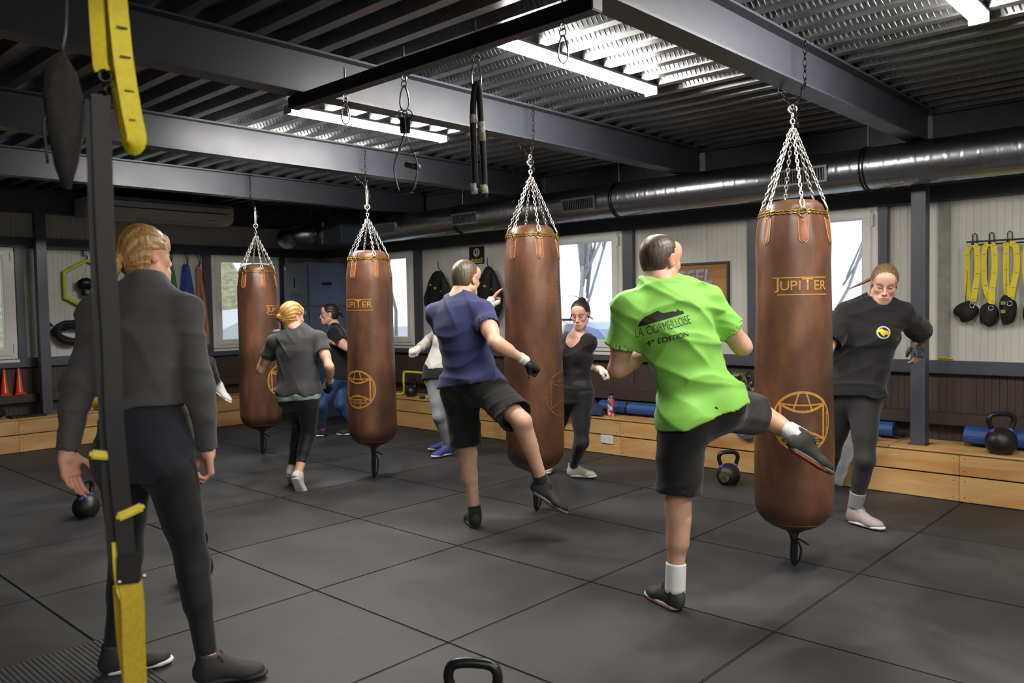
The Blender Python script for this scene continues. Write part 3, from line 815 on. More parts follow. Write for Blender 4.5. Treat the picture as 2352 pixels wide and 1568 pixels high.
# rail with eye bolts under the beams -------------------------------
rail_t = thing('hanging_rail', 'black square rail bridging the two nearest beams, carrying eye bolts', 'rail', (2.425, 1.80, 2.50))
MB().box((-.032, 0, 0), (.032, 2.02, .062), bev=.004).obj('rail_tube', mat('black_steel_rail', (26, 26, 30), rough=.45, amt=.1), rail_t)
for y in (1.965, 2.433, 2.90, 3.352):
    m = MB().cyl((-.0, y-1.80, .062), (0, y-1.80, .125), .004, n=8); m.cyl((0, y-1.8, .062), (0, y-1.8, .07), .009, n=6)
    m.torus((0, y-1.8, -.017), .014, .0035, (0, 1, 0), 16, 6); m.obj('eye_bolt', M_CHROME, rail_t)
def carabiner(m, c, h, w, nrm):
    c = Vector(c); n = Vector(nrm).normalized(); s = n.cross(Vector((0, 0, 1))).normalized()
    pts = []
    for k in range(24):
        q = 2*PI*k/24; ww = w/2*(1+.35*(-math.sin(q)))
        pts.append(c+s*ww*math.cos(q)+Vector((0, 0, h/2*math.sin(q))))
    return m.tube(pts, .0042, 6, closed=True)
CN = (-.73, -.68, 0)
for y, lab in ((1.965, 'steel snap hook hanging empty from the rail next to the nearer LED batten'), (3.352, 'steel snap hook hanging empty in front of the farther LED batten')):
    e = thing('snap_hook', lab, 'carabiner', (2.425, y, 2.40), 'empty snap hooks')
    m = MB(); m.torus((0, 0, .062), .014, .0035, (1, .2, 0), 16, 6); m.obj('ring', M_CHROME, e)
    m = MB(); carabiner(m, (0, 0, 0), .105, .036, CN); m.obj('hook', M_CHROME, e)
# black strap handle
M_WEB = mat('black_webbing', (20, 20, 22), rough=.6, amt=.2, scale=120, bump=.25, bscale=400)
e = thing('strap_handle', 'black nylon strap handle with grey grip hanging from the rail', 'handle', (2.425, 2.90, 1.96))
m = MB(); m.torus((0, 0, .494), .014, .0035, (1, .2, 0), 16, 6); carabiner(m, (0, 0, .43), .115, .038, CN); m.obj('carabiner', M_CHROME, e)
S = Vector((.68, -.73, 0)); Nn = Vector((-.73, -.68, 0))
m = MB()
for k in (-1, 1): m.torus(tuple(S*.011*k+Vector((0, 0, .355))), .024, .003, (-.73, -.68, .1), 20, 6)
m.obj('ring', M_DARKCHAIN, e)
m = MB()
for k in (-1, 1):
    m.tube(smooth_path([S*.0+Nn*.006*k+Vector((0, 0, .345)), S*.010*k+Nn*.01*k+Vector((0, 0, .25)), S*.055*k+Nn*.02*k+Vector((0, 0, .13)), S*.042*k+Nn*.025*k+Vector((0, 0, .03)), S*.02*k+Nn*.02*k+Vector((0, 0, 0))], 5), 1, flat=(.042, .004, tuple(S)))
m.tube([S*-.02+Nn*-.02, S*.02+Nn*.02], 1, flat=(.042, .004, (0, 0, 1)))
m.obj('webbing', M_WEB, e)
MB().tube([S*.0+Nn*-.02+Vector((0, 0, .135)), S*.062+Nn*.02+Vector((0, 0, .112))], [.014, .014], 10).obj('grip', mat('grey_grip', (92, 92, 92), rough=.6), e)
m = MB().box((-.024, -.004, .27), (.024, .004, .345), bev=.002).obj('stitched_sleeve', M_WEB, e); m.rotation_euler = (0, 0, math.atan2(S.y, S.x))
# taped rope
e = thing('taped_rope', 'doubled black rope bound with white tape hanging from the rail', 'rope', (2.425, 2.433, 1.89))
m = MB(); m.torus((0, 0, .572), .014, .0035, (1, .2, 0), 16, 6); carabiner(m, (0, 0, .51), .12, .038, CN); m.obj('carabiner', M_CHROME, e)
A = smooth_path([S*-.012+Vector((0, 0, .04)), S*-.016+Vector((0, 0, .2)), S*-.016+Vector((0, 0, .36)), S*-.006+Vector((0, 0, .455)), S*.004+Vector((0, 0, .468)), S*.012+Vector((0, 0, .44)), S*.016+Vector((0, 0, .33)), S*.024+Vector((0, 0, .14)), S*.026+Vector((0, 0, .0))], 6)
MB().tube(A, .0135, 10).obj('rope', M_ROPE, e)
M_TAPE = mat('dirty_white_tape', (205, 200, 184), rough=.7, amt=.25, scale=90)
for a, b in ((.31, .345), (.018, .06)):
    MB().tube([S*-.0165+Vector((0, 0, a)), S*-.0165+Vector((0, 0, b))], .0155, 10).obj('tape', M_TAPE, e)
for a, b, dx in ((.235, .315, .019), (.018, .055, .0255)):
    MB().tube([S*(dx+.002)+Vector((0, 0, a)), S*(dx-.003)+Vector((0, 0, b))], .0155, 10).obj('tape', M_TAPE, e)
# ------------------------------------------------------------------ kettlebells
M_IRON = mat('black_cast_iron', (30, 30, 32), rough=.42, amt=.2, scale=40, bump=.25, bscale=90)
def kettlebell(loc, s, rz, ringcol, label, badge=None, handle_w=1.0):
    t = thing('kettlebell', label, 'kettlebell', loc, 'kettlebells', rz)
    R = .095*s
    prof = [(.0001, 0), (.058*s, 0), (.064*s, .004*s)]
    for i in range(1, 13):
        a = -PI/2*.72+(PI/2*.72+PI/2*.86)*i/12; prof.append((R*math.cos(a), .078*s+R*math.sin(a)))
    prof.append((.0001, prof[-1][1]+.002*s))
    MB().lathe(prof, 28).obj('bell', M_IRON, t)
    w = .078*s*handle_w; zt = .262*s
    P = smooth_path([(-.052*s, 0, .135*s), (-.066*s*handle_w, 0, .175*s), (-w, 0, .215*s), (-w*.86, 0, .25*s), (-w*.4, 0, zt), (w*.4, 0, zt), (w*.86, 0, .25*s), (w, 0, .215*s), (.066*s*handle_w, 0, .175*s), (.052*s, 0, .135*s)], 4)
    MB().tube(P, .0165*s, 12).obj('handle', mat('handle_enamel', (26, 26, 28), rough=.3, amt=.15, scale=50), t)
    if ringcol:
        for k in (-1, 1):
            a = Vector((k*.056*s, 0, .148*s)); b = Vector((k*.0625*s*handle_w, 0, .166*s))
            MB().cyl(a, b, .0195*s, .0185*s, 14).obj('colour_band', mat('band_%d_%d_%d' % ringcol, ringcol, rough=.45, amt=.05), t)
    if badge:
        MB().cyl((-R*.62, -R*.72, .078*s), (-R*.655, -R*.76, .078*s), .042*s, n=20).obj('badge', mat('worn_badge', (104, 92, 64), rough=.6, amt=.4, scale=60), t)
    return t
kettlebell((5.80, 3.09, 0), .98, math.radians(-42), (128, 104, 196), 'kettlebell with lilac bands on the floor between the lime-shirted man and his bag', badge=True)
kettlebell((2.10, 6.10, 0), .95, math.radians(35), (58, 84, 190), 'kettlebell with blue bands on the floor beside the jacket woman\'s hand')
kettlebell((6.375, 1.33, .355), 1.06, math.radians(-52), (104, 66, 170), 'large black kettlebell with purple bands standing on the bench before a rolled mat')
kettlebell((6.42, 7.68, .355), .80, math.radians(-20), (56, 84, 190), 'small kettlebell with blue bands on the bench inside the yellow hurdle')
kettlebell((1.80, 1.875, 0), 1.05, math.radians(-55), None, 'kettlebell at the bottom edge of the picture, only its handle showing')
kettlebell((1.965, 4.16, 0), .95, math.radians(20), (58, 84, 190), 'kettlebell mostly hidden behind the jacket woman\'s knee')

# ------------------------------------------------------------------ foam plyo boxes
M_FOAM = mat('blue_grey_vinyl', (66, 78, 102), rough=.5, amt=.06, scale=5, bump=.08, bscale=40)
M_FOAMD = mat('hand_slot', (12, 12, 14), rough=.9)
def flag(par, M):
    for i, c in enumerate(((40, 60, 150), (230, 230, 228), (196, 40, 44))):
        o = MB().box((-.03+.02*i, -.001, -.02), (-.01+.02*i, .0015, .02)).obj('flag_sticker', mat('flag_%d' % i, c, rough=.4, amt=.03), par); o.matrix_local = M
zz = 0
for k, (h, lab) in enumerate(((.74, 'bottom foam plyo box of the blue-grey stack in the corner'), (.735, 'middle foam plyo box of the blue-grey stack, with a flag sticker'), (.585, 'top foam plyo box of the blue-grey stack, with a hand slot'))):
    e = thing('foam_box', lab, 'foam box', (6.21, 9.36, zz), 'foam plyo boxes')
    MB().box((-.31, -.29, .002), (.31, .29, h-.002), bev=.018).obj('block', M_FOAM, e)
    m = MB().box((-.0, -.292, h*.55-.018), (.0, -.287, h*.55+.018)) if 0 else MB()
    m.prism([(.055*math.cos(a)*(1)+(.03 if math.cos(a) > 0 else -.03), .022*math.sin(a)) for a in [2*PI*i/20 for i in range(20)]], .004, Matrix(((1, 0, 0, -.02), (0, 0, -1, -.2895), (0, 1, 0, h*.52), (0, 0, 0, 1)))).obj('hand_slot', M_FOAMD, e)
    m = MB(); m.prism([(.014*math.cos(a), .05*math.sin(a)+(.02 if math.sin(a) > 0 else -.02)) for a in [2*PI*i/20 for i in range(20)]], .004, Matrix(((0, 0, -1, -.3095), (-1, 0, 0, .02), (0, 1, 0, h*.56), (0, 0, 0, 1)))).obj('hand_slot', M_FOAMD, e)
    if k == 2:
        V, F = text_mesh('INITIAL', .085)
        MB().add([(-.3115, x, h*.28-y) for x, y in V], F).obj('lettering', mat('print_navy', (38, 46, 64), rough=.6), e)
        flag(e, Matrix(((0, 1, 0, -.3105), (-1, 0, 0, .235), (0, 0, 1, h*.88), (0, 0, 0, 1))))
    if k == 1: flag(e, Matrix(((0, 1, 0, -.3105), (-1, 0, 0, -.22), (0, 0, 1, h*.90), (0, 0, 0, 1))))
    zz += h

# ------------------------------------------------------------------ signs
sg = thing('training_sign', 'dark-framed wooden sign reading STEEL TRAINING on the cream wall', 'sign', (XW, 3.96, 1.30))
W_, H2 = .79, .51
M_SIGNW = wood_mat('sign_wood', (176, 124, 60), (140, 90, 40), 1)
MB().box((-.018, -W_/2+.02, .02), (-.002, W_/2-.02, H2-.02)).obj('sign_board', M_SIGNW, sg)
for lo, hi in (((-.03, -W_/2, 0), (0, W_/2, .022)), ((-.03, -W_/2, H2-.022), (0, W_/2, H2)), ((-.03, -W_/2, .022), (0, -W_/2+.022, H2-.022)), ((-.03, W_/2-.022, .022), (0, W_/2, H2-.022))):
    MB().box(lo, hi, bev=.003).obj('sign_frame', mat('sign_frame_paint', (40, 42, 48), rough=.4), sg)
def wall_text(s, size, yc, zc, mtl, par, shear=0, bold=0, sx=1, dep=.006, x=-.018, rot=0):
    V, F = text_mesh(s, size, shear, bold)
    o = MB(); n = len(V); c, sn = math.cos(rot), math.sin(rot)
    V = [(a*sx, b) for a, b in V]; V = [(a*c-b*sn, a*sn+b*c) for a, b in V]
    # along the duct wall: local +text direction is -y
    P = [(x-dep, yc-a, zc+b) for a, b in V]+[(x, yc-a, zc+b) for a, b in V]
    ed = {}
    for f in F:
        for i in range(len(f)):
            e = (f[i], f[(i+1) % len(f)]); ed[e] = 1
    side = [(a, b, b+n, a+n) for (a, b) in ed if (b, a) not in ed]
    return o.add(P, [f for f in F]+[tuple(i+n for i in f)[::-1] for f in F]+side).obj('lettering', mtl, par)
wall_text('STEEL', .185, .01, .365, mat('silver_letters', (176, 180, 186), rough=.3, metal=.6, amt=.2, scale=20), sg, shear=.1, bold=.006, sx=1.0, rot=math.radians(2))
wall_text('TRAINING', .165, .0, .165, mat('red_letters', (206, 50, 36), rough=.45, amt=.06), sg, shear=.0, bold=.005, sx=.80, rot=math.radians(3))
ps = thing('wall_poster', 'small black poster with white ring emblem and yellow lettering', 'poster', (XW, 6.82, 1.94))
MB().box((-.004, -.125, 0), (0, .125, .205)).obj('poster_sheet', mat('poster_black', (22, 22, 24), rough=.4), ps)
m = MB(); m.torus((-.005, 0, .135), .042, .008, (1, 0, 0), 28, 6); m.tube([(-.005, -.02+.04*i/6, .118+.03*math.sin(i*1.1)) for i in range(7)], .006, 5); m.tube([(-.005, .0, .115), (-.005, -.012, .14), (-.005, .006, .158)], .006, 5)
m.obj('emblem', mat('poster_white', (210, 210, 208), rough=.4), ps)
wall_text('AubreX', .062, 0, .05, mat('poster_yellow', (206, 206, 44), rough=.4), ps, shear=.1, bold=.001, dep=.001, x=-.004)
MB().box((-.005, -.095, .016), (-.004, .07, .024)).obj('strapline', MATS['poster_white'], ps)

# ------------------------------------------------------------------ suspension straps on the duct wall
M_YEL = mat('yellow_webbing', (222, 202, 42), rough=.65, amt=.06, scale=90, bump=.15, bscale=400)
M_YELP = mat('yellow_plastic', (216, 220, 44), rough=.4, amt=.05)
M_BAGC = mat('black_nylon_cloth', (17, 17, 19), rough=.75, amt=.25, scale=14, bump=.4, bscale=26)
M_WIRE = mat('black_wire', (20, 20, 22), rough=.4, metal=.3)
hk = thing('hook_rack', 'black wire rack of hooks on the cream wall carrying yellow straps', 'hook rack', (XW, 1.42, 1.85))
MB().box((-.012, -.42, -.028), (0, .22, -.018), bev=.001).obj('back_bar', M_WIRE, hk)
MB().box((-.012, -.42, -.004), (0, .22, .006), bev=.001).obj('back_bar', M_WIRE, hk)
HY = (1.585, 1.475, 1.360, 1.215)
for y in HY:
    yy = y-1.42
    MB().tube([(-.006, yy-.014, -.05), (-.012, yy-.014, .05), (-.014, yy, .062), (-.012, yy+.014, .05), (-.006, yy+.014, -.05), (-.06, yy+.01, -.045), (-.075, yy+.006, -.01), (-.075, yy-.006, -.01), (-.06, yy-.01, -.045)], .0035, 6).obj('hook', M_WIRE, hk)
def lumpy(c, r, seed, amp=.13):
    rd = random.Random(seed); ks = [(rd.uniform(-3, 3), rd.uniform(-3, 3), rd.uniform(-3, 3), rd.random()*6) for _ in range(7)]
    n, mm = 24, 16; V = []; F = []
    for i in range(mm+1):
        t = PI*i/mm
        for k in range(n):
            a = 2*PI*k/n; d = Vector((math.sin(t)*math.cos(a), math.sin(t)*math.sin(a), math.cos(t)))
            f = 1+amp*sum(math.sin(x*d.x*1.6+y*d.y*1.6+z*d.z*1.6+p) for x, y, z, p in ks)/2.2
            V.append((c[0]+d.x*r[0]*f, c[1]+d.y*r[1]*f, c[2]+d.z*r[2]*f))
    for i in range(mm):
        for k in range(n): F.append((i*n+k, (i+1)*n+k, (i+1)*n+(k+1) % n, i*n+(k+1) % n))
    return V, F
places = ['at the left end of the wire rack', 'second on the wire rack', 'with yellow print, third on the wire rack', 'on the wire rack, cut by the picture edge']
bagc = [(1.628, 1.335, .075, .075), (1.480, 1.315, .060, .085), (1.358, 1.345, .054, .10), (1.215, 1.34, .050, .10)]
for i, y in enumerate(HY):
    by, bz, rw, rh = bagc[i]
    e = thing('suspension_trainer_kit', 'yellow strap loop with black bag '+places[i], 'strap', (6.69, y, bz), 'yellow strap kits on the rack')
    z0 = 1.835-bz; dy = by-y
    lo = [(0, y-y+(.02 if i < 2 else .0), z0), ]
    a, b = (.036, -.032) if i != 2 else (.01, -.055)
    pts = [(-.014, 0.012, z0-.01), (-.018, a*.9, z0-.05), (-.014, a, z0-.18), (-.012, a*.75+dy*.2, z0-.31), (-.014, dy*.45-.005, .088)]
    pts2 = [(-.014, -.012, z0-.01), (-.018, b*.9, z0-.05), (-.012, b, z0-.2), (-.014, b*.6, z0-.33), (-.016, dy*.3-.02, .075)]
    MB().tube(smooth_path(pts, 6), 1, flat=(.038, .0025, (-1, .25, 0))).obj('strap', M_YEL, e)
    MB().tube(smooth_path(pts2, 6), 1, flat=(.038, .0025, (-1, -.25, 0))).obj('strap', M_YEL, e)
    sm = [Vector(p) for p in smooth_path(pts, 6)]+[Vector(p) for p in smooth_path(pts2, 6)]
    for k in range(3, len(sm)-1, 5):
        if k % 25 in (24, 0): continue
        p = sm[k]; MB().box((p.x-.0035, p.y-.013, p.z-.0012), (p.x-.001, p.y+.009, p.z+.0012)).obj('stitch_mark', M_BLACK, e)
    V, F = lumpy((0, dy, 0), (.05, rw, rh), 30+i, .10)
    MB().add(V, F, True).obj('drawstring_bag', M_BAGC, e)
    m = MB(); m.torus((-.05, dy*.3-.02, .045), .016, .003, (1, .1, 0), 18, 6); m.obj('steel_ring', M_CHROME, e)
    MB().tube([(-.016, .012, z0-.05), (-.014, dy*.5+.01, z0-.22), (-.012, dy*.8+.012, rh*.95)], .002, 5).obj('cord', M_BLACK, e)
    if i == 2:
        for q, (zq, wq) in enumerate(((.05, .03), (-.01, .028))): MB().box((-.060, dy-wq/2+.02, zq-.012), (-.0555, dy+wq/2+.02, zq+.012)).obj('print', mat('olive_print', (150, 140, 40), rough=.7), e)
o = MB().tube([(0, -.05, .004), (0, 0, .010), (0, .05, .014)], 1, flat=(.03, .005, (1, 0, 1))).obj('yellow_strap_end', M_YEL, None, (6.712, 1.77, .968))
tag(o, 'scrap of yellow strap lying on the grey sill rail', 'strap')

# black gear bags on hooks, duct wall
def gear_bag(y, lab, seed, w=.24, h=.34):
    e = thing('gear_bag', lab, 'bag', (6.70, y, 1.22), 'black gear bags on the duct wall')
    V, F = lumpy((-.07, 0, h), (.085, w, h), seed, .08)
    V = [(x, yy*(1-.35*max(0, (z-h)/h)), z) for x, yy, z in V]
    MB().add(V, F, True).obj('bag_body', M_BAGC, e)
    for k in (-.09, .07):
        MB().tube(smooth_path([(-.12, k, .60), (-.175, k*1.3, .42), (-.165, k*1.5, .2), (-.12, k*1.2, .05)], 5), 1, flat=(.03, .004, (-1, 0, 0))).obj('shoulder_strap', M_WEB, e)
    MB().tube([(0.04, .03, .62), (-.05, .03, .70), (-.05, .03, .78)], .006, 6).obj('hook', M_WIRE, e)
    for q in range(3): MB().box((-.158, .05-.09*q, .48-.04*q), (-.15, .085-.09*q, .505-.04*q)).obj('lime_label', mat('lime_print', (160, 176, 40), rough=.6), e)
    return e
gear_bag(7.36, 'black mesh gear bag with small lime marks hanging beside the window', 5, .25)
gear_bag(6.52, 'black gear bag with hanging straps under the small black poster', 9, .20)

# ------------------------------------------------------------------ back wall gear
hx = thing('agility_hexagon', 'lime-yellow hexagonal agility ring hanging on the back wall', 'agility ring', (3.545, 9.955, 1.77))
C = [(.29*math.sin(PI/3*k), 0, .285*math.cos(PI/3*k)) for k in range(6)]
MB().tube([Vector(C[k])+(Vector(C[(k+1) % 6])-Vector(C[k]))*t for k in range(6) for t in (0.0, .5)], .022, 10, closed=True).obj('hexagon_frame', mat('lime_foam', (196, 206, 44), rough=.5, amt=.08), hx)
MB().tube([(0, -.01, .28), (0, -.01, .335), (-.04, -.01, .335), (-.04, 0.0, .40)], .008, 6).obj('hook', M_WIRE, hx)
gl = thing('boxing_glove', 'black boxing glove with grey cuff hanging inside the lime hexagon', 'glove', (3.50, 9.93, 1.75))
V, F = lumpy((0, -.05, .03), (.105, .055, .065), 3, .07); MB().add(V, F, True).obj('glove_body', mat('black_glove_leather', (16, 16, 18), rough=.4, amt=.2), gl)
V, F = lumpy((.0, -.05, -.06), (.055, .045, .05), 8, .05); MB().add(V, F, True).obj('cuff', mat('black_cuff', (28, 28, 30), rough=.6), gl)
MB().box((-.03, -.105, -.085), (.02, -.088, -.045), bev=.004).obj('cuff_patch', mat('grey_patch', (120, 122, 126), rough=.6), gl)
MB().tube([(-.04, -.03, .08), (.03, -.02, .26)], .0015, 5).obj('cord', M_BLACK, gl)
cb = thing('hanging_rope_coil', 'thick black coiled rope hanging beneath the lime hexagon', 'rope', (3.30, 9.955, 1.24))
for k in range(4):
    m = MB(); m.tube([(.16*math.cos(q)*(1+.04*k)+.02*k, -.05-.015*k, .09*math.sin(q)+.03*math.sin(2*q+k)) for q in [2*PI*j/36 for j in range(36)]], .03, 8, closed=True).obj('coil', M_BAGC, cb)
MB().tube([(-.15, .04, .08), (-.16, -.05, .07), (-.19, -.05, .11)], .01, 6).obj('hook', M_WIRE, cb)
def band(xc, zt, zb, w, col, lab, sway=0.0):
    e = thing('resistance_band', lab, 'resistance band', (xc, 9.94, zb), 'resistance bands on the back wall')
    h = zt-zb
    for k in (-1, 1):
        P = smooth_path([(0, 0, h), (k*.012, -.015, h*.93), (k*w*.45+sway*.4, -.03, h*.5), (k*w*.4+sway, -.02, h*.05), (sway, -.02, 0)], 6)
        MB().tube(P, 1, flat=(w*.55, .004, (0, -1, 0))).obj('band_side', mat('band_%s' % lab.split()[0], col, rough=.55, amt=.1, scale=30), e)
    MB().tube([(0, .0, h+.01), (0, -.05, h+.0), (0, -.05, h+.05), (-.025, -.03, h+.16), (.025, -.03, h+.16), (.02, -.03, h+.02)], .005, 6).obj('hook', M_WIRE, e)
band(4.50, 2.06, 1.35, .10, (34, 112, 48), 'green rubber resistance band hanging on the back wall')
band(4.70, 2.03, 1.20, .13, (34, 58, 150), 'blue rubber resistance band hanging on the back wall')
band(4.86, 2.02, 1.03, .08, (186, 116, 84), 'terracotta rubber resistance band hanging lowest on the back wall', .06)
band(4.34, 2.05, 1.40, .08, (26, 28, 44), 'navy rubber resistance band hanging on the back wall')
# cones
M_CONE = mat('orange_cone_plastic', (236, 78, 44), rough=.35, amt=.05, coat=.3)
def cone(loc, h, s, mtl, lab, tilt=None):
    e = thing('training_cone', lab, 'cone', loc, 'training cones')
    if tilt: e.rotation_euler = tilt
    MB().box((-s/2, -s/2, 0), (s/2, s/2, .012), bev=.004).obj('foot', mtl, e)
    m = MB(); pr = [(s*.42, .012), (s*.36, .03), (s*.10, h-.01), (s*.085, h), (s*.06, h), (s*.33, .03)]
    m.lathe(pr, 24).obj('cone_body', mtl, e)
    return e
cone((2.655, 9.945, .577), .285, .11, M_CONE, 'orange cone on the low ledge, the one nearer the window')
cone((2.795, 9.945, .577), .285, .11, M_CONE, 'orange cone on the low ledge, the one nearer the steel column')
cone((3.47, 9.66, .43), .2, .14, mat('yellow_cone_plastic', (228, 200, 36), rough=.4), 'yellow cone tipped over on the back bench', (math.radians(90), 0, 0))
o = MB().lathe([(.03, 0), (.05, .01), (.058, .06), (.05, .12), (.02, .135)], 20).obj('massage_roller', mat('turquoise_foam', (52, 158, 170), rough=.5), None, (3.27, 9.945, .576)); tag(o, 'small turquoise foam roller on the low ledge', 'roller')
o = MB().box((-.17, -.11, 0), (.17, .11, .018), bev=.006).obj('folded_mat', mat('folded_black_foam', (28, 29, 33), rough=.6), None, (2.78, 9.68, .356)); tag(o, 'flat black folded mat on the back bench below the cones', 'mat')
V, F = lumpy((0, 0, .05), (.12, .08, .055), 41, .1)
o = MB().add(V, F, True).obj('black_gear_pouch', M_BAGC, None, (2.48, 9.74, .357)); tag(o, 'black rounded pouch at the far end of the back bench', 'pouch')
V, F = lumpy((0, 0, .04), (.05, .035, .045), 21, .22)
o = MB().add(V, F, True).obj('crumpled_towel', mat('grey_white_towel', (176, 176, 178), rough=.9, amt=.1), None, (3.16, 9.70, .357)); tag(o, 'crumpled pale towel on the back bench beside the steel column', 'towel')

# ------------------------------------------------------------------ things on the long bench
def hurdle(yc, lab, w=.42):
    e = thing('agility_hurdle', lab, 'hurdle', (6.45, yc, .357), 'yellow agility hurdles')
    P = []
    k = lambda x, y, z: (x, y, z)
    path = [(-.13, -w/2-.06, .017), (-.02, -w/2-.06, .017), (.02, -w/2-.055, .03), (.0, -w/2-.02, .11), (-.02, -w/2, .18), (-.02, -w/2+.01, .27), (-.02, -w/2+.045, .295), (-.02, w/2-.045, .295), (-.02, w/2-.01, .27), (-.02, w/2, .18), (.0, w/2+.02, .11), (.02, w/2+.055, .03), (-.02, w/2+.06, .017), (-.13, w/2+.06, .017)]
    MB().tube(smooth_path(path, 4), .014, 10).obj('hurdle_tube', M_YELP, e)
    for s in (-1, 1): MB().cyl((-.10, s*(w/2+.06), .017), (-.165, s*(w/2+.06), .017), .0165, n=12).obj('foot_cap', mat('blue_grey_cap', (52, 62, 84), rough=.5), e)
hurdle(7.62, 'yellow tube hurdle standing on the bench around a small kettlebell')
M_ROLL = mat('blue_mat_vinyl', (38, 76, 140), rough=.5, amt=.12, scale=30, bump=.15, bscale=160)
def mat_roll(y0, y1, x, r, lab, strap=True):
    e = thing('rolled_mat', lab, 'rolled mat', (x, (y0+y1)/2, .357), 'rolled blue exercise mats')
    h = (y1-y0)/2; V = []; F = []; n = 64; turns = 2.6
    P = []
    for i in range(n+1):
        a = 2*PI*turns*i/n; rr = r*.42+(r*.58)*(i/n); P.append((rr*math.cos(a), rr*math.sin(a)))
    th = r*.19
    for i, (px, pz) in enumerate(P):
        l = math.hypot(px, pz); q = (px*(1-th/l), pz*(1-th/l))
        for yy in (-h, h): V += [(px, yy, r+pz), (q[0], yy, r+q[1])]
    for i in range(n):
        a, b = 4*i, 4*i+4
        F += [(a, b, b+2, a+2), (a+1, a+3, b+3, b+1), (a, a+1, b+1, b), (a+2, b+2, b+3, a+3)]
    F += [(0, 2, 3, 1), (4*n, 4*n+1, 4*n+3, 4*n+2)]
    MB().add(V, F, False).obj('mat_sheet', M_ROLL, e)
    if strap:
        m = MB(); m.tube([((r+.002)*math.cos(q), 0, r+(r+.002)*math.sin(q)) for q in [2*PI*k/30 for k in range(30)]], 1, closed=True, flat=(.022, .003, (1, 0, 0))); m.obj('elastic_strap', M_BLACK, e)
mat_roll(4.20, 4.86, 6.53, .068, 'rolled blue mat with black elastic lying behind the patterned bottle')
mat_roll(2.10, 2.62, 6.60, .066, 'rolled blue mat beside the steel column on the long bench')
mat_roll(1.00, 1.60, 6.585, .074, 'rolled blue mat behind the large kettlebell on the bench', False)
mat_roll(4.98, 5.30, 6.56, .062, 'rolled blue mat behind the dark-haired woman in the tank top', False)
# bottle
bt = thing('water_bottle', 'slim red and blue patterned water bottle with black cap on the bench', 'bottle', (6.375, 4.635, .356))
def bottle_mat():
    m = bpy.data.materials.new('patterned_bottle'); m.use_nodes = True; N = m.node_tree.nodes; L = m.node_tree.links; b = N['Principled BSDF']
    tc = N.new('ShaderNodeTexCoord'); vo = N.new('ShaderNodeTexVoronoi'); vo.inputs['Scale'].default_value = 34; L.new(tc.outputs['Object'], vo.inputs['Vector'])
    cr = N.new('ShaderNodeValToRGB'); cr.color_ramp.interpolation = 'CONSTANT'; e = cr.color_ramp.elements
    e[0].color = (*lin((214, 80, 58)), 1); e[1].position = .38; e[1].color = (*lin((206, 206, 200)), 1)
    for p, c in ((.55, (52, 82, 150)), (.72, (214, 84, 60)), (.88, (40, 60, 110))): q = e.new(p); q.color = (*lin(c), 1)
    sp = N.new('ShaderNodeSeparateColor'); L.new(vo.outputs['Color'], sp.inputs[0]); L.new(sp.outputs[0], cr.inputs['Fac']); L.new(cr.outputs['Color'], b.inputs['Base Color'])
    b.inputs['Roughness'].default_value = .35; return m
MB().lathe([(.0001, 0), (.033, 0), (.035, .006), (.035, .135), (.030, .165), (.021, .195), (.0195, .205), (.0001, .205)], 24).obj('bottle_body', bottle_mat(), bt)
MB().lathe([(.0205, .204), (.0205, .232), (.017, .236), (.0001, .236)], 20).obj('cap', M_BLACK, bt)
# clothes and bags on the bench
def cloth(name, lab, cat, loc, pts, mtl, seed, t=.008):
    """Draped fabric: grid of rows of points, thickened."""
    rows = [smooth_path(r, 6) for r in pts]; rd = random.Random(seed); m = len(rows[0])
    cols = [smooth_path([rows[j][i] for j in range(len(rows))], 6) for i in range(m)]
    n = len(cols[0]); V = []; F = []
    for i in range(m):
        for j in range(n):
            p = cols[i][j]; w = .006*math.sin(i*.9+seed)+.005*math.sin(j*1.1+i*.35+seed*2)
            V.append((p.x-w*.6, p.y+w*.3, p.z+w))
    for i in range(m-1):
        for j in range(n-1): F.append((i*n+j, (i+1)*n+j, (i+1)*n+j+1, i*n+j+1))
    o = MB().add(V, F, True).obj(name, mtl, None, loc)
    s = o.modifiers.new('thickness', 'SOLIDIFY'); s.thickness = t; s.offset = 1
    return tag(o, lab, cat)
M_GREYJ = mat('grey_jersey', (146, 146, 150), rough=.9, amt=.07, scale=200, sheen=.2)
cloth('hoodie', 'light grey hoodie with dark cord hanging over the bench front behind the black-shirted woman', 'hoodie', (6.25, 2.30, .36),
      [[(.22, .16, .02), (.22, .0, .03), (.22, -.14, .02)], [(.10, .17, .05), (.10, .02, .07), (.10, -.12, .04)], [(.0, .17, .03), (.0, .02, .05), (.01, -.10, .02)], [(-.03, .17, -.10), (-.035, .05, -.09), (-.03, -.04, -.09)], [(-.03, .16, -.25), (-.04, .08, -.24), (-.03, .02, -.24)], [(-.03, .15, -.345), (-.035, .10, -.35), (-.03, .06, -.345)]], M_GREYJ, 3, .012)
cloth('denim_shirt', 'crumpled navy shirt lying on the bench beside the patterned bottle', 'shirt', (6.38, 4.80, .36),
      [[(-.12, .10, .0), (-.12, .0, .012), (-.11, -.13, .0)], [(-.06, .12, .03), (-.06, .02, .06), (-.06, -.10, .02)], [(.0, .12, .07), (.0, .03, .11), (.0, -.08, .06)], [(.035, .12, .03), (.035, .0, .04), (.035, -.08, .02)]], mat('navy_cloth', (44, 54, 82), rough=.85, amt=.15), 5)
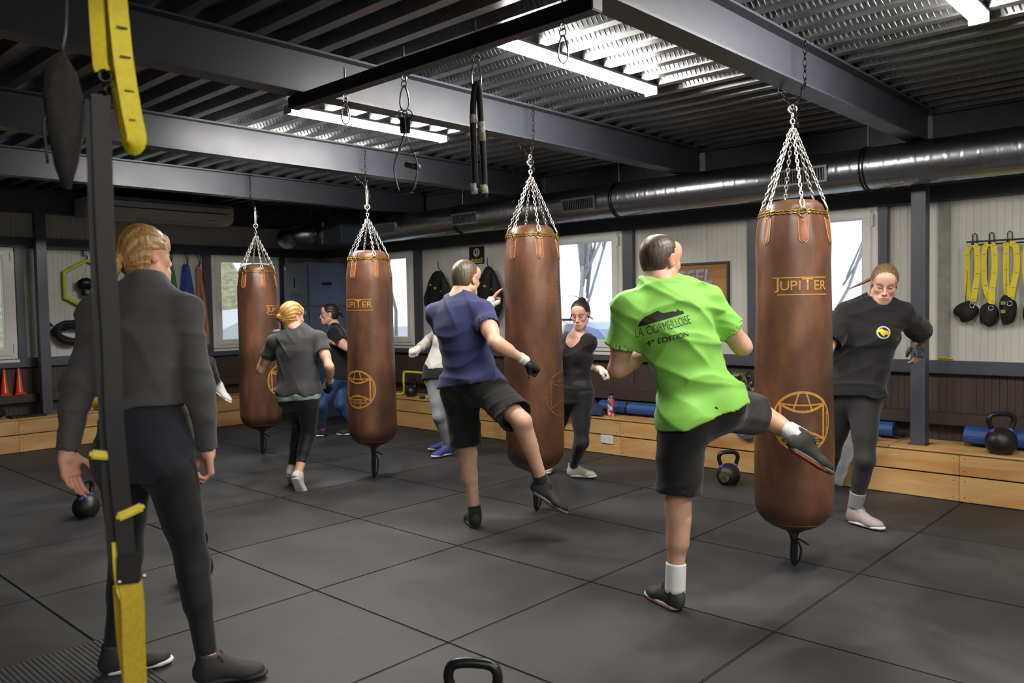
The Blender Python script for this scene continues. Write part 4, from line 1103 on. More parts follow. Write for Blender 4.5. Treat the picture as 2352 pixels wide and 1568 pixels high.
cloth('cap_cloth', 'pale grey cap resting on the bench edge behind the tank-top woman', 'cap', (6.30, 5.14, .36),
      [[(-.07, .10, -.05), (-.075, .0, -.06), (-.07, -.09, -.055)], [(-.03, .10, .02), (-.03, .0, .03), (-.03, -.09, .015)], [(.05, .08, .05), (.05, .0, .07), (.05, -.08, .05)], [(.12, .07, .0), (.12, .0, .01), (.12, -.07, .0)]], mat('pale_cap', (168, 176, 178), rough=.85, amt=.06), 6)
cloth('grey_cloth', 'slate cloth draped over the bench edge beside the largest bag', 'cloth', (6.26, 3.17, .36),
      [[(.16, .09, .01), (.16, .0, .02), (.16, -.09, .01)], [(.02, .09, .02), (.02, .0, .03), (.02, -.09, .015)], [(-.02, .08, -.02), (-.03, .0, -.03), (-.02, -.08, -.02)], [(-.02, .05, -.05), (-.03, .0, -.06), (-.02, -.07, -.05)]], mat('slate_cloth', (88, 94, 110), rough=.9, amt=.1), 8)
bp_ = thing('camouflage_backpack', 'camouflage backpack leaning on the wall behind the lime-shirted man', 'backpack', (6.60, 3.40, .357))
def camo():
    m = bpy.data.materials.new('camouflage_cloth'); m.use_nodes = True; N = m.node_tree.nodes; L = m.node_tree.links; b = N['Principled BSDF']
    tc = N.new('ShaderNodeTexCoord'); nz = N.new('ShaderNodeTexNoise'); nz.inputs['Scale'].default_value = 26; L.new(tc.outputs['Object'], nz.inputs['Vector'])
    cr = N.new('ShaderNodeValToRGB'); cr.color_ramp.interpolation = 'CONSTANT'; e = cr.color_ramp.elements
    e[0].color = (*lin((30, 32, 26)), 1); e[1].position = .48; e[1].color = (*lin((74, 80, 56)), 1); q = e.new(.56); q.color = (*lin((158, 146, 112)), 1)
    L.new(nz.outputs['Fac'], cr.inputs['Fac']); L.new(cr.outputs['Color'], b.inputs['Base Color']); b.inputs['Roughness'].default_value = .85; return m
MB().box((-.11, -.15, .0), (.10, .15, .47), bev=.07).obj('pack_body', camo(), bp_)
MB().box((-.15, -.11, .03), (-.10, .11, .24), bev=.024).obj('front_pocket', MATS.get('camo2') or camo(), bp_)
m = MB(); m.tube(smooth_path([(-.112, -.12, .2), (-.112, -.125, .36), (-.10, -.07, .45), (-.10, .07, .45), (-.112, .125, .36), (-.112, .12, .2)], 6), .008, 6); m.obj('zip_piping', mat('olive_piping', (86, 92, 78), rough=.7), bp_)
# power socket on the bench front
so = thing('power_socket', 'white double power socket on the bench front', 'socket', (6.28, 4.615, .105))
MB().box((-.012, -.075, 0), (-.0, .075, .082), bev=.004).obj('face_plate', M_WHITE, so)
for s in (-.036, .036):
    m = MB(); m.torus((-.0125, s, .041), .022, .0016, (1, 0, 0), 24, 5); ou = m.obj('outlet', mat('socket_grey', (196, 196, 196), rough=.4), so)
    for k in (-.009, .009): MB().cyl((-.0135, s+k, .041), (-.011, s+k, .041), .003, n=8).obj('pin_hole', M_BLACK, ou)
o = MB().sphere((0, 0, .03), (.03, .03, .03), 14, 10).obj('blue_massage_ball', mat('blue_ball', (40, 92, 190), rough=.4), None, (6.38, 4.09, .356)); tag(o, 'small blue ball on the bench edge by the lime shirt', 'ball')

# ------------------------------------------------------------------ suspension trainer hanging near the camera
tr = thing('suspension_trainer', 'yellow and black suspension strap hanging in front of the woman in the grey jacket', 'suspension strap', (.69, 1.80, .60))
def rb(pts, w, nm, mtl, up=(-.4, -.9, 0), t=.0035, k=6): return MB().tube(smooth_path(pts, k), 1, flat=(w, t, up)).obj(nm, mtl, tr)
Z = lambda z: z-.60
rb([(-.012, .0, Z(2.56)), (-.012, .0, Z(2.2)), (-.008, .0, Z(1.98)), (-.004, -.002, Z(1.94))], .030, 'anchor_strap', M_YEL, (-.7, -.7, 0))
rb([(.020, -.02, Z(2.56)), (.022, -.02, Z(2.2)), (.028, -.025, Z(2.0)), (.040, -.03, Z(1.87)), (.050, -.03, Z(1.80)), (.040, -.01, Z(1.79)), (.028, .0, Z(1.86)), (.02, .0, Z(1.95)), (.012, .0, Z(2.1))], .038, 'anchor_strap', M_YEL, (-.3, -.95, 0))
for z, x in ((2.03, .026), (1.97, .031), (1.90, .038), (1.84, .045)):
    MB().box((x-.010, -.034, Z(z)-.0015), (x+.012, -.031, Z(z)+.0015)).obj('stitch_mark', M_BLACK, tr)
m = MB(); m.torus((.0, -.005, Z(1.93)), .012, .004, (.4, .9, 0), 16, 6); m.torus((-.002, -.005, Z(1.90)), .010, .004, (.9, -.4, 0), 16, 6); m.obj('carabiner', M_DARKCHAIN, tr)
rb([(-.010, -.004, Z(1.89)), (-.012, -.006, Z(1.6)), (-.008, -.008, Z(1.36)), (-.010, -.01, Z(1.2)), (.0, -.01, Z(1.0)), (.004, -.012, Z(.90))], .036, 'main_strap', mat('charcoal_webbing', (20, 19, 19), rough=.6, amt=.15, scale=150, bump=.2, bscale=500), (-.35, -.93, 0))
rb([(-.018, .012, Z(1.88)), (-.02, .014, Z(1.5)), (-.016, .012, Z(1.2)), (-.012, .010, Z(.95)), (-.004, .008, Z(.86))], .034, 'second_strap', M_WEB, (-.35, -.93, 0))
for loc, rr, w in (((-.034, .006, Z(1.132)), .2, .045), ((.012, -.018, Z(1.005)), -.35, .058)):
    o = MB().box((-w/2, -.006, -.009), (w/2, .008, .009), bev=.005).obj('adjuster_tab', mat('yellow_tab', (226, 208, 70), rough=.5), tr, loc); o.rotation_euler = (0, rr, -.4)
o = MB().box((-.022, -.008, -.035), (.026, .006, .03), bev=.004).obj('buckle', M_BLACK, tr, (.004, -.014, Z(.885))); o.rotation_euler = (0, .05, -.35)
for s in (-.024, .028): MB().sphere((s+.004, -.026, Z(.862)-.01*s), .005, 10, 6).obj('rivet', M_CHROME, tr)
rb([(-.010, .006, Z(.94)), (-.010, .0, Z(.86)), (-.004, -.006, Z(.82))], .018, 'cradle_strap', M_YEL, (-.35, -.93, 0))
rb([(.008, -.014, Z(.862)), (.010, -.018, Z(.80)), (.010, -.016, Z(.72)), (.012, -.012, Z(.60)), (.02, .0, Z(.54)), (.03, .03, Z(.56)), (.02, .04, Z(.7)), (.008, .02, Z(.84))], .045, 'foot_cradle', mat('mustard_webbing', (186, 160, 36), rough=.65, amt=.08, scale=120, bump=.2, bscale=400), (-.35, -.93, 0))
mb = thing('mesh_storage_bag', 'dark drawstring bag hanging beside the yellow anchor strap near the camera', 'bag', (.618, 1.83, 1.69))
P = [(.0001, 0), (.008, .002), (.020, .05), (.031, .12), (.033, .19), (.026, .24), (.014, .265), (.006, .28), (.0001, .283)]
MB().lathe([(r*1.05, z) for r, z in P], 24, fn=lambda a, i, r, z: (r*(1+.12*math.sin(3*a+z*22)+.06*math.sin(7*a-z*30)), z)).obj('bag_body', mat('dark_mesh_cloth', (32, 30, 30), rough=.85, amt=.3, scale=60, bump=.4, bscale=120), mb)
MB().tube(smooth_path([(0, 0, .28), (.012, -.0, .36), (.018, .0, .55), (.02, .0, .87)], 4), .0035, 6).obj('cord', M_BLACK, mb)
MB().tube(smooth_path([(-.03, .0, .15), (-.038, .0, .13), (-.034, .0, .05)], 4), .003, 6).obj('drawcord', M_BLACK, mb)
# ------------------------------------------------------------------ outdoors
M_SNOW = mat('pale_gravel_ground', (196, 198, 200), rough=.9, amt=.08, scale=3)
struct(MB().box((-40, -40, -.9), (60, 70, -.5)).obj('ground_outside', M_SNOW))
def bark(n, c): return mat(n, c, rough=.9, amt=.15, scale=20)
M_BARK = bark('pale_birch_bark', (206, 204, 200)); M_BARK2 = bark('grey_bark', (158, 150, 142))
def tree(loc, h, seed, mtl, lab, lean=0):
    rd = random.Random(seed); t = thing('bare_tree', lab, 'tree', loc, 'leafless trees outside')
    trunk = MB(); tw = MB()
    def grow(p, d, L_, r, lvl):
        q = p+d*L_; mid = (p+q)/2+Vector((rd.uniform(-1, 1), rd.uniform(-1, 1), 0))*L_*.05
        (trunk if lvl < 2 else tw).tube([p, mid, q], [r, r*.85, r*.7], 6 if lvl < 2 else 4)
        if lvl >= 4: return
        for k in range(4 if lvl < 3 else 3):
            nd = (d+Vector((rd.uniform(-1, 1), rd.uniform(-1, 1), rd.uniform(-.2, .7)))*(.55 if lvl else .4)).normalized()
            s = p+d*L_*rd.uniform(.45, 1.0)
            grow(s, nd, L_*rd.uniform(.55, .8), r*.55, lvl+1)
        if lvl == 0: grow(q, (d+Vector((rd.uniform(-.2, .2), rd.uniform(-.2, .2), .4))).normalized(), L_*.8, r*.7, 1)
    grow(Vector((0, 0, 0)), Vector((lean, rd.uniform(-.1, .1), 1)).normalized(), h*.42, h*.008, 0)
    trunk.obj('trunk', mtl, t); o = tw.obj('twigs', mtl, t); o['kind'] = 'stuff'
    return t
spots = [(13.0, 10.1, 6.5, 'forked pale tree behind the parked blue car'), (19.0, 14.6, 9, 'tall bare tree further off behind the parked car'),
         (11.0, 4.7, 6.0, 'straight pale birch outside the window by the black-shirted woman'), (17.5, 7.9, 9, 'second birch further off outside the window by the black-shirted woman'), (25.0, 10.2, 11, 'most distant birch outside the near window'),
         (12.0, 14.3, 6.0, 'bare tree outside the window behind the globe-marked bag'), (18.0, 22.3, 9, 'farther bare tree outside the window behind the globe-marked bag')]
for i, (x, y, h, lab) in enumerate(spots): tree((x, y, -.5), h, 100+i, M_BARK if i in (0, 2, 3, 4) else M_BARK2, lab, .1*((i % 3)-1))
# grassy bank beyond the back windows
V = []; F = []; n = 60
for i in range(n+1):
    for j in range(13):
        x = -8+17.5*i/n; y = 14.0+j*.5
        V.append((x, y, -.5+.42*j+.06*math.sin(x*9+j*3)+.05*math.sin(x*23+j*7)))
for i in range(n):
    for j in range(12): F.append((i*13+j, (i+1)*13+j, (i+1)*13+j+1, i*13+j+1))
o = struct(MB().add(V, F, True).obj('terrain', mat('dry_grass_bank', (190, 184, 150), rough=.95, amt=.22, scale=9, rgb2=(140, 138, 104), bump=.8, bscale=30)))
# parked car seen through the middle window
car = thing('parked_car', 'light blue car parked outside the middle window', 'car', (10.2, 7.7, -.5))
M_CAR = mat('pale_blue_car_paint', (150, 172, 214), rough=.25, amt=.03, coat=.6); M_CGL = mat('tinted_car_glass', (62, 82, 130), rough=.08, amt=.1, scale=2)
side = [(-2.15, .35), (-2.2, .75), (-2.05, .98), (-1.2, 1.06), (-.55, 1.58), (-.2, 1.66), (1.3, 1.66), (1.9, 1.45), (2.1, 1.05), (2.15, .6), (2.1, .35)]
V = [(-.82, y, z) for y, z in side]+[(.82, y, z) for y, z in side]
V = [((x*(.80 if z > 1.2 else 1)), y, z) for x, y, z in V]; n = len(side)
MB().add(V, [tuple(range(n)), tuple(range(n, 2*n))[::-1]]+[(i, n+i, n+(i+1) % n, (i+1) % n) for i in range(n)]).obj('body', M_CAR, car)
for p in ([(-.95, 1.10), (-.45, 1.52), (.30, 1.56), (.30, 1.10)], [(.38, 1.10), (.38, 1.56), (1.2, 1.56), (1.7, 1.40), (1.85, 1.12)]):
    m = MB(); V = [(-.675-.17*(1.6-z)/.5, y, z) for y, z in p]; V2 = [(x+.02, y, z) for x, y, z in V]; k = len(p)
    m.add(V+V2, [tuple(range(k)), tuple(range(k, 2*k))[::-1]]+[(i, k+i, k+(i+1) % k, (i+1) % k) for i in range(k)]).obj('side_window', M_CGL, car)
for y in (-1.35, 1.35):
    w = MB().cyl((-.84, y, .32), (-.64, y, .32), .32, n=24).obj('tyre', M_RUBBER, car); MB().cyl((-.85, y, .32), (-.80, y, .32), .2, n=16).obj('rim', M_CHROME, w)
MB().tube([(-.55, -.2, 1.72), (-.55, 1.3, 1.72)], .018, 6).obj('roof_rail', mat('car_navy_trim', (50, 70, 130), rough=.3), car)
van = thing('white_van', 'white vehicle bonnet outside the back window', 'van', (7.0, 12.6, -.5))
MB().prism([(-2.2, .4), (2.2, .4), (2.2, 1.05), (1.4, 1.25), (-.3, 1.95), (-2.2, 2.1)], 1.8, Matrix(((-1, 0, 0, 0), (0, 0, 1, 0), (0, 1, 0, 0), (0, 0, 0, 1)))).obj('body', mat('white_van_paint', (228, 230, 234), rough=.3, amt=.02), van)
for x in (-1.4, 1.4): MB().cyl((x, -.02, .34), (x, .2, .34), .34, n=20).obj('tyre', M_RUBBER, van)
# ------------------------------------------------------------------ implicit bodies: smooth unions of limbs, meshed by surface nets
F32 = np.float32
def A_(p): return np.array(p, dtype=F32)
def nrm(v): v = np.array(v, dtype=F32); return v/max(1e-9, float(np.linalg.norm(v)))
class Fld:
    """Ordered operations on a distance field: u union, s subtract, x intersect, d displace."""
    def __init__(s, g=0.0): s.g = g; s.ops = []; s.lo = np.full(3, 1e9, F32); s.hi = np.full(3, -1e9, F32)
    def _b(s, lo, hi): s.lo = np.minimum(s.lo, lo); s.hi = np.maximum(s.hi, hi)
    def cone(s, a, b, ra, rb, k=.02, op='u'):
        a, b = A_(a), A_(b); ba = b-a; bb = float(ba@ba)+1e-9; m = max(ra, rb)
        def fn(p):
            q = p-a; h = np.clip((q@ba)/bb, 0, 1); e = q-h[..., None]*ba
            return np.sqrt((e*e).sum(-1))-(ra+(rb-ra)*h)
        lo, hi = np.minimum(a, b)-m, np.maximum(a, b)+m
        s.ops.append((op, fn, lo, hi, k)); 
        if op == 'u': s._b(lo, hi)
        return s
    def ell(s, c, r, axes, k=.02, op='u'):
        c = A_(c); r = A_(r); X = np.array(axes, dtype=F32)
        def fn(p):
            q = (p-c)@X.T; k0 = np.sqrt(((q/r)**2).sum(-1)); k1 = np.sqrt(((q/(r*r))**2).sum(-1))+1e-6
            return k0*(k0-1)/k1
        m = float(r.max()); s.ops.append((op, fn, c-m, c+m, k))
        if op == 'u': s._b(c-m, c+m)
        return s
    def econe(s, a, b, wa, wb, ra, rb, k=.02):
        """Elliptic taper: (half width, half depth) at both ends, width directions ra, rb."""
        a, b = A_(a), A_(b); ba = b-a; L_ = float(np.linalg.norm(ba)); ax = ba/L_
        ra, rb = A_(ra), A_(rb)
        def fn(p):
            q = p-a; h = np.clip((q@ax)/L_, 0, 1); e = q-h[..., None]*ba
            rr = ra+(rb-ra)*h[..., None]; rr = rr-(rr@ax)[..., None]*ax; rr = rr/np.sqrt((rr*rr).sum(-1))[..., None]
            x = (e*rr).sum(-1); z = e@ax; ff = np.cross(rr, ax); y = (e*ff).sum(-1)
            w = wa[0]+(wb[0]-wa[0])*h; d = wa[1]+(wb[1]-wa[1])*h; m = np.minimum(w, d)
            k0 = np.sqrt((x/w)**2+(y/d)**2+(z/m)**2); k1 = np.sqrt((x/w**2)**2+(y/d**2)**2+(z/m**2)**2)+1e-6
            return k0*(k0-1)/k1
        m = max(wa[0], wb[0], wa[1], wb[1]); lo, hi = np.minimum(a, b)-m, np.maximum(a, b)+m
        s.ops.append(('u', fn, lo, hi, k)); s._b(lo, hi); return s
    def sleeve(s, a, b, ra, rb, k=.02, hollow=.022, wall=.007, fold=None):
        """Cloth tube from a to b with an open flat end at b; fold adds creases."""
        a, b = A_(a), A_(b); ba = b-a; bb = float(ba@ba)+1e-9; ax = ba/math.sqrt(bb); m = max(ra, rb)
        def fn(p):
            q = p-a; h = np.clip((q@ba)/bb, 0, 1.4); e = q-h[..., None]*ba
            c = np.sqrt((e*e).sum(-1))-(ra+(rb-ra)*h); z = (p-b)@ax
            if fold is not None: c = c+fold(p)
            inner = np.maximum(c+wall, -(z+hollow))
            return np.maximum(np.maximum(c, z), -inner)
        lo, hi = np.minimum(a, b)-m, np.maximum(a, b)+m
        s.ops.append(('u', fn, lo, hi, k)); s._b(lo, hi); return s
    def rbox(s, c, half, axes, r, k=.01, op='u'):
        c = A_(c); half = A_(half)-r; X = np.array(axes, dtype=F32)
        def fn(p):
            q = np.abs((p-c)@X.T)-half
            return np.sqrt((np.maximum(q, 0)**2).sum(-1))+np.minimum(q.max(-1), 0)-r
        m = float(np.linalg.norm(half))+r; s.ops.append((op, fn, c-m, c+m, k))
        if op == 'u': s._b(c-m, c+m)
        return s
    def cut(s, p0, n, k=.004):
        """Keep the half space behind the plane (n points to the removed side)."""
        p0, n = A_(p0), nrm(n); s.ops.append(('x', lambda p: (p-p0)@n, None, None, k)); return s
    def keep(s, fn, k=.004): s.ops.append(('x', fn, None, None, k)); return s
    def disp(s, fn): s.ops.append(('d', fn, None, None, 0)); return s
    def __call__(s, P, cen=None, rad=0.0):
        """P (nb, m, 3); cen (nb,3) block centres for culling."""
        D = np.full(P.shape[:2], .25, F32)
        if cen is None: cen = P[:, 0]
        for op, fn, lo, hi, k in s.ops:
            if lo is not None:
                g = rad+max(.05, k*1.5) if op == 'u' else rad+k+.002
                m = ((cen > lo-g) & (cen < hi+g)).all(1)
                if not m.any(): continue
                sub = P[m]; di = fn(sub)-(s.g if op == 'u' else 0); d0 = D[m]
                if op == 'u': hh = np.maximum(k-np.abs(d0-di), 0)/k; D[m] = np.minimum(d0, di)-hh*hh*k*.25
                else: hh = np.maximum(k-np.abs(d0+di), 0)/k; D[m] = np.maximum(d0, -di)+hh*hh*k*.25
            elif op == 'x':
                di = fn(P); hh = np.maximum(k-np.abs(D-di), 0)/k; D = np.maximum(D, di)+hh*hh*k*.25
            else: D = D+np.where(np.abs(D) < .06, fn(P), 0).astype(F32)
        return D
def surfnet(F, h, lo=None, hi=None, pad=.03):
    lo = (F.lo if lo is None else A_(lo))-pad; hi = (F.hi if hi is None else A_(hi))+pad
    B = 6; nb = np.maximum(1, np.ceil((hi-lo)/(B*h)).astype(int)); bs = B*h
    gi = np.stack(np.meshgrid(*[np.arange(n) for n in nb], indexing='ij'), -1).reshape(-1, 3)
    cen = (lo+(gi+.5)*bs).astype(F32)
    d0 = F(cen[:, None, :], cen, 0.0)[:, 0]
    keep = np.abs(d0) < bs*.87*1.5
    G = np.repeat(np.repeat(np.repeat(d0.reshape(nb), B, 0), B, 1), B, 2)
    G = np.pad(G, ((0, 1), (0, 1), (0, 1)), mode='edge').astype(F32)
    gk = gi[keep]; o = np.stack(np.meshgrid(*[np.arange(B+1)]*3, indexing='ij'), -1).reshape(-1, 3)
    for s in range(0, len(gk), 1500):
        g = gk[s:s+1500]; I = g[:, None, :]*B+o[None]
        P = (lo+I*h).astype(F32); D = F(P, cen[keep][s:s+1500], bs*.5)
        G[I[..., 0], I[..., 1], I[..., 2]] = D
    S = G < 0
    c = [S[i:S.shape[0]-1+i, j:S.shape[1]-1+j, k:S.shape[2]-1+k] for i in (0, 1) for j in (0, 1) for k in (0, 1)]
    al = c[0].copy(); an = c[0].copy()
    for q in c[1:]: al &= q; an |= q
    act = an & ~al; ci = np.argwhere(act); n = len(ci)
    if n == 0: return np.zeros((0, 3)), np.zeros((0, 4), int)
    idx = np.full(act.shape, -1, np.int64); idx[act] = np.arange(n)
    off = np.array([(i, j, k) for i in (0, 1) for j in (0, 1) for k in (0, 1)])
    val = np.stack([G[ci[:, 0]+a, ci[:, 1]+b, ci[:, 2]+c_] for a, b, c_ in off], 1)
    acc = np.zeros((n, 3)); cnt = np.zeros(n)
    for a in range(8):
        for b in range(a+1, 8):
            if np.abs(off[a]-off[b]).sum() != 1: continue
            m = (val[:, a] < 0) != (val[:, b] < 0); t = val[m, a]/(val[m, a]-val[m, b])
            acc[m] += off[a]+t[:, None]*(off[b]-off[a]); cnt[m] += 1
    V = lo+(ci+acc/cnt[:, None])*h
    Q = []
    for ax in range(3):
        s0 = [slice(None)]*3; s1 = [slice(None)]*3; s0[ax] = slice(0, -1); s1[ax] = slice(1, None)
        a, b = S[tuple(s0)], S[tuple(s1)]; e = np.argwhere(a != b)
        u, v = (ax+1) % 3, (ax+2) % 3
        ok = (e[:, u] > 0) & (e[:, v] > 0) & (e[:, u] < S.shape[u]-1) & (e[:, v] < S.shape[v]-1); e = e[ok]
        fl = a[e[:, 0], e[:, 1], e[:, 2]]
        def at(du, dv):
            q = e.copy(); q[:, u] += du; q[:, v] += dv; return idx[q[:, 0], q[:, 1], q[:, 2]]
        q = np.stack([at(-1, -1), at(0, -1), at(0, 0), at(-1, 0)], 1)
        q[~fl] = q[~fl][:, ::-1]; Q.append(q)
    Q = np.concatenate(Q); Q = Q[(Q >= 0).all(1)]
    return V, Q
def npmesh(name, V, Q, mtl, tint=None):
    me = bpy.data.meshes.new(name); me.vertices.add(len(V)); me.vertices.foreach_set('co', np.asarray(V, F32).ravel())
    me.loops.add(Q.size); me.loops.foreach_set('vertex_index', Q.ravel().astype(np.int32))
    me.polygons.add(len(Q)); me.polygons.foreach_set('loop_start', np.arange(0, Q.size, 4, dtype=np.int32))
    me.update(calc_edges=True)
    me.polygons.foreach_set('use_smooth', np.ones(len(Q), bool))
    if tint is not None:
        a = me.color_attributes.new('tint', 'FLOAT_COLOR', 'POINT'); a.data.foreach_set('color', np.concatenate([tint, np.ones((len(V), 1))], 1).astype(F32).ravel())
    me.materials.append(mtl); me.validate(); return me
def npobj(name, V, Q, mtl, parent, tint=None):
    p_ = parent
    while p_.parent is not None: p_ = p_.parent
    base = np.array(p_.location); o = objm(name, npmesh(name, np.asarray(V)-base, Q, mtl, tint), parent); return o

def folds(seed, amp, freq, aniso=(1, 1, 2.2), dirs=None):
    """Cloth creases: warped ridged waves, mostly crossing the cloth's length."""
    r = np.random.RandomState(seed); K = []
    for i in range(4):
        d = r.randn(3)*np.array(aniso)
        if dirs is not None and i < 3: d = np.array(dirs)+r.randn(3)*.28
        d /= np.linalg.norm(d); K.append((A_(d*freq*r.uniform(.5, 1.1)*.5), r.uniform(0, 6.28)))
    W = [(A_(r.randn(3)*5.5), r.uniform(0, 6.28)) for _ in range(4)]
    def fn(p):
        w = sum(np.sin(p@k+f) for k, f in W[:3]); s = 0
        for i, (k, f) in enumerate(K):
            m = np.clip(.45+.75*np.sin(p@W[(i+1) % 4][0]*1.3+W[i][1]*2+i), 0, 1)
            s = s+m*(1-np.abs(np.sin(p@k+f+w*.8)))**2.2
        return (-amp*(s-.45)).astype(F32)
    return fn

def skin_mat(name, rgb): return mat(name, rgb, rough=.5, amt=.05, scale=18, attr='tint', bump=.06, bscale=220, spec=.4)
def cloth_mat(name, rgb, rough=.85, amt=.05, sheen=.15, spec=.3): return mat(name, rgb, rough=rough, amt=amt, scale=9, sheen=sheen, bump=.12, bscale=500, spec=spec)

def frame(up, right):
    u = nrm(up); r = A_(right); r = nrm(r-u*float(r@u)); return r, np.cross(u, r).astype(F32), u      # right, forward, up

def hand_into(F, wr, fdir, pn, side, s, curl, spread=.06, thumb_in=.5):
    """Palm and five jointed fingers. fdir finger direction, pn palm normal (palm side), side towards the thumb."""
    d, n = nrm(fdir), A_(pn); n = nrm(n-d*float(n@d)); t = nrm(np.cross(d, n)); t = t*(1 if float(t@A_(side)) > 0 else -1)
    wr = A_(wr)
    F.rbox(wr+d*.052*s, (.041*s, .050*s, .0145*s), (t, d, n), .0135*s, k=.015*s)
    F.cone(wr-d*.03*s, wr+d*.015*s, .026*s, .025*s, .02*s)
    F.ell(wr+d*.035*s+t*.026*s+n*.010*s, (.018*s, .030*s, .016*s), (t, d, n), .012*s)
    L = ((.027, .100, (.040, .026, .021)), (.009, .104, (.045, .029, .022)), (-.0095, .100, (.042, .027, .021)), (-.027, .092, (.033, .021, .018)))
    for i, (x, y, seg) in enumerate(L):
        p = wr+t*x*s+d*y*s; a = 0; dd = nrm(d+t*x/.04*spread)
        rad = (.0096 if i < 3 else .0083)*s
        for j, l in enumerate(seg):
            a += curl[i] * (1.0, 1.15, .8)[j]
            dv = dd*math.cos(a)+n*math.sin(a); q = p+dv*l*s; r2 = rad*(.92, .87, .78)[j]
            F.cone(p, q, rad, r2, .005*s); p, rad = q, r2
    p = wr+t*.030*s+d*.022*s+n*.006*s
    a1 = nrm(t*(.85-.75*thumb_in)+d*.62+n*(.25+.55*thumb_in)); q = p+a1*.046*s
    F.cone(p, q, .0135*s, .0108*s, .010*s)
    a2 = nrm(t*(.5-.95*thumb_in)+d*.85+n*(.2+.45*thumb_in)); r = q+a2*.032*s; F.cone(q, r, .0108*s, .0098*s, .005*s)
    a3 = nrm(t*(.35-1.05*thumb_in)+d*.8+n*(.2+.5*thumb_in)); F.cone(r, r+a3*.026*s, .0098*s, .0078*s, .005*s)
    return (wr, d, n, t)

def head_into(F, c, R, Fw, U, s, male, lids=True):
    X = (R, Fw, U); P = lambda x, y, z: c+(R*x+Fw*y+U*z)*s
    F.ell(P(0, -.012, .038), np.array((.0745, .095, .084))*s, X, .01)
    F.econe(P(0, .020, .030), P(0, .040, -.075), (.068*s, .066*s), (.046*s, .046*s), R, R, .03*s)
    for k in (-1, 1):
        F.cone(P(k*.054, .004, -.052), P(k*.016, .074, -.100), .020*s, .016*s, .03*s)
        F.ell(P(k*.038, .060, -.020), np.array((.022, .020, .020))*s, X, .025*s)
        F.cone(P(k*.040, .076, .030), P(k*.010, .086, .026), .0105*s, .0095*s, .018*s)
        F.ell(P(k*.077, -.010, -.002), np.array((.0075, .018, .031))*s, nrm_axes(R, Fw, U, k), .008*s)
    F.ell(P(0, .079, -.100), np.array((.022, .017, .017))*s, X, .02*s)
    F.ell(P(0, .072, .062), np.array((.055, .022, .035))*s, X, .025*s)
    for k in (-1, 1): F.ell(P(k*.031, .098, .007), np.array((.019, .014, .0115))*s, X, .012*s, 's')
    for k in (-1, 1): F.ell(P(k*.030, .0765, .007), np.array((.0155, .0135, .0125))*s, X, .004*s)
    F.cone(P(0, .090, .016), P(0, .113, -.030), .0065*s, .0105*s, .012*s)
    for k in (-1, 1): F.ell(P(k*.0115, .100, -.034), np.array((.0085, .010, .0075))*s, X, .006*s)
    F.ell(P(0, .090, -.066), np.array((.030, .016, .022))*s, X, .02*s)
    F.ell(P(0, .1015, -.0605), np.array((.021, .0075, .0045))*s, X, .004*s)
    F.ell(P(0, .1000, -.0705), np.array((.019, .0080, .0055))*s, X, .004*s)
    F.ell(P(0, .112, -.0655), np.array((.026, .010, .0014))*s, X, .003*s, 's')
    for k in (-1, 1): F.ell(P(k*.0845, -.004, .003), np.array((.005, .010, .017))*s, X, .004*s, 's')
    return P
def nrm_axes(R, Fw, U, k):
    a = nrm(R*k*.95-Fw*.30); b = nrm(Fw-a*float(Fw@a)); return (a, b, np.cross(a, b))
def face_tint(V, c, R, Fw, U, s, brow=(.35, .26, .2), open_eye=False, beard=0.0):
    q = (V-c)/s; x, y, z = q@R, q@Fw, q@U; T = np.ones((len(V), 3))
    def blend(m, col):
        m = np.clip(m, 0, 1)[:, None]; T[:] = T*(1-m)+np.array(col)*m
    fr = y > .055
    g = lambda cx, cz, rx, rz: np.exp(-(((np.abs(x)-cx)/rx)**2+((z-cz)/rz)**2)**1.5)*fr
    blend(.5*g(.040, -.030, .028, .022), (1.05, .80, .74))
    blend(.85*np.exp(-((x/.024)**2+((z+.0655)/.0105)**2)**2)*fr, (.80, .46, .44))
    blend(.95*np.exp(-((x/.020)**2+((z+.0655)/.0022)**2)**2)*fr, (.30, .13, .12))
    blend(1.0*g(.032, .0335-.0, .020, .0042), brow)
    blend(.75*g(.030, .009, .019, .012), (.74, .55, .50))
    if open_eye:
        blend(.9*g(.030, .006, .0125, .0050), (1.15, 1.12, 1.10)); blend(1.0*g(.030, .006, .0052, .0052), (.10, .07, .05)); blend(.9*g(.030, .0115, .016, .0025), (.12, .08, .07))
    else: blend(1.0*g(.030, -.0005, .016, .0042), (.10, .06, .055))
    blend(.6*np.exp(-(((np.abs(x)-.008)/.004)**2+((z+.039)/.003)**2)**2)*fr, (.35, .2, .18))
    ear = np.exp(-(((np.abs(x)-.080)/.014)**2+((z+.0)/.034)**2+((y+.006)/.024)**2)**2); blend(.5*ear, (1.0, .62, .56))
    if beard:
        m = np.exp(-((z+.085)/.035)**4)*(y > .0)*(np.abs(x) < .075); blend(beard*m, (.52, .48, .46))
    return T
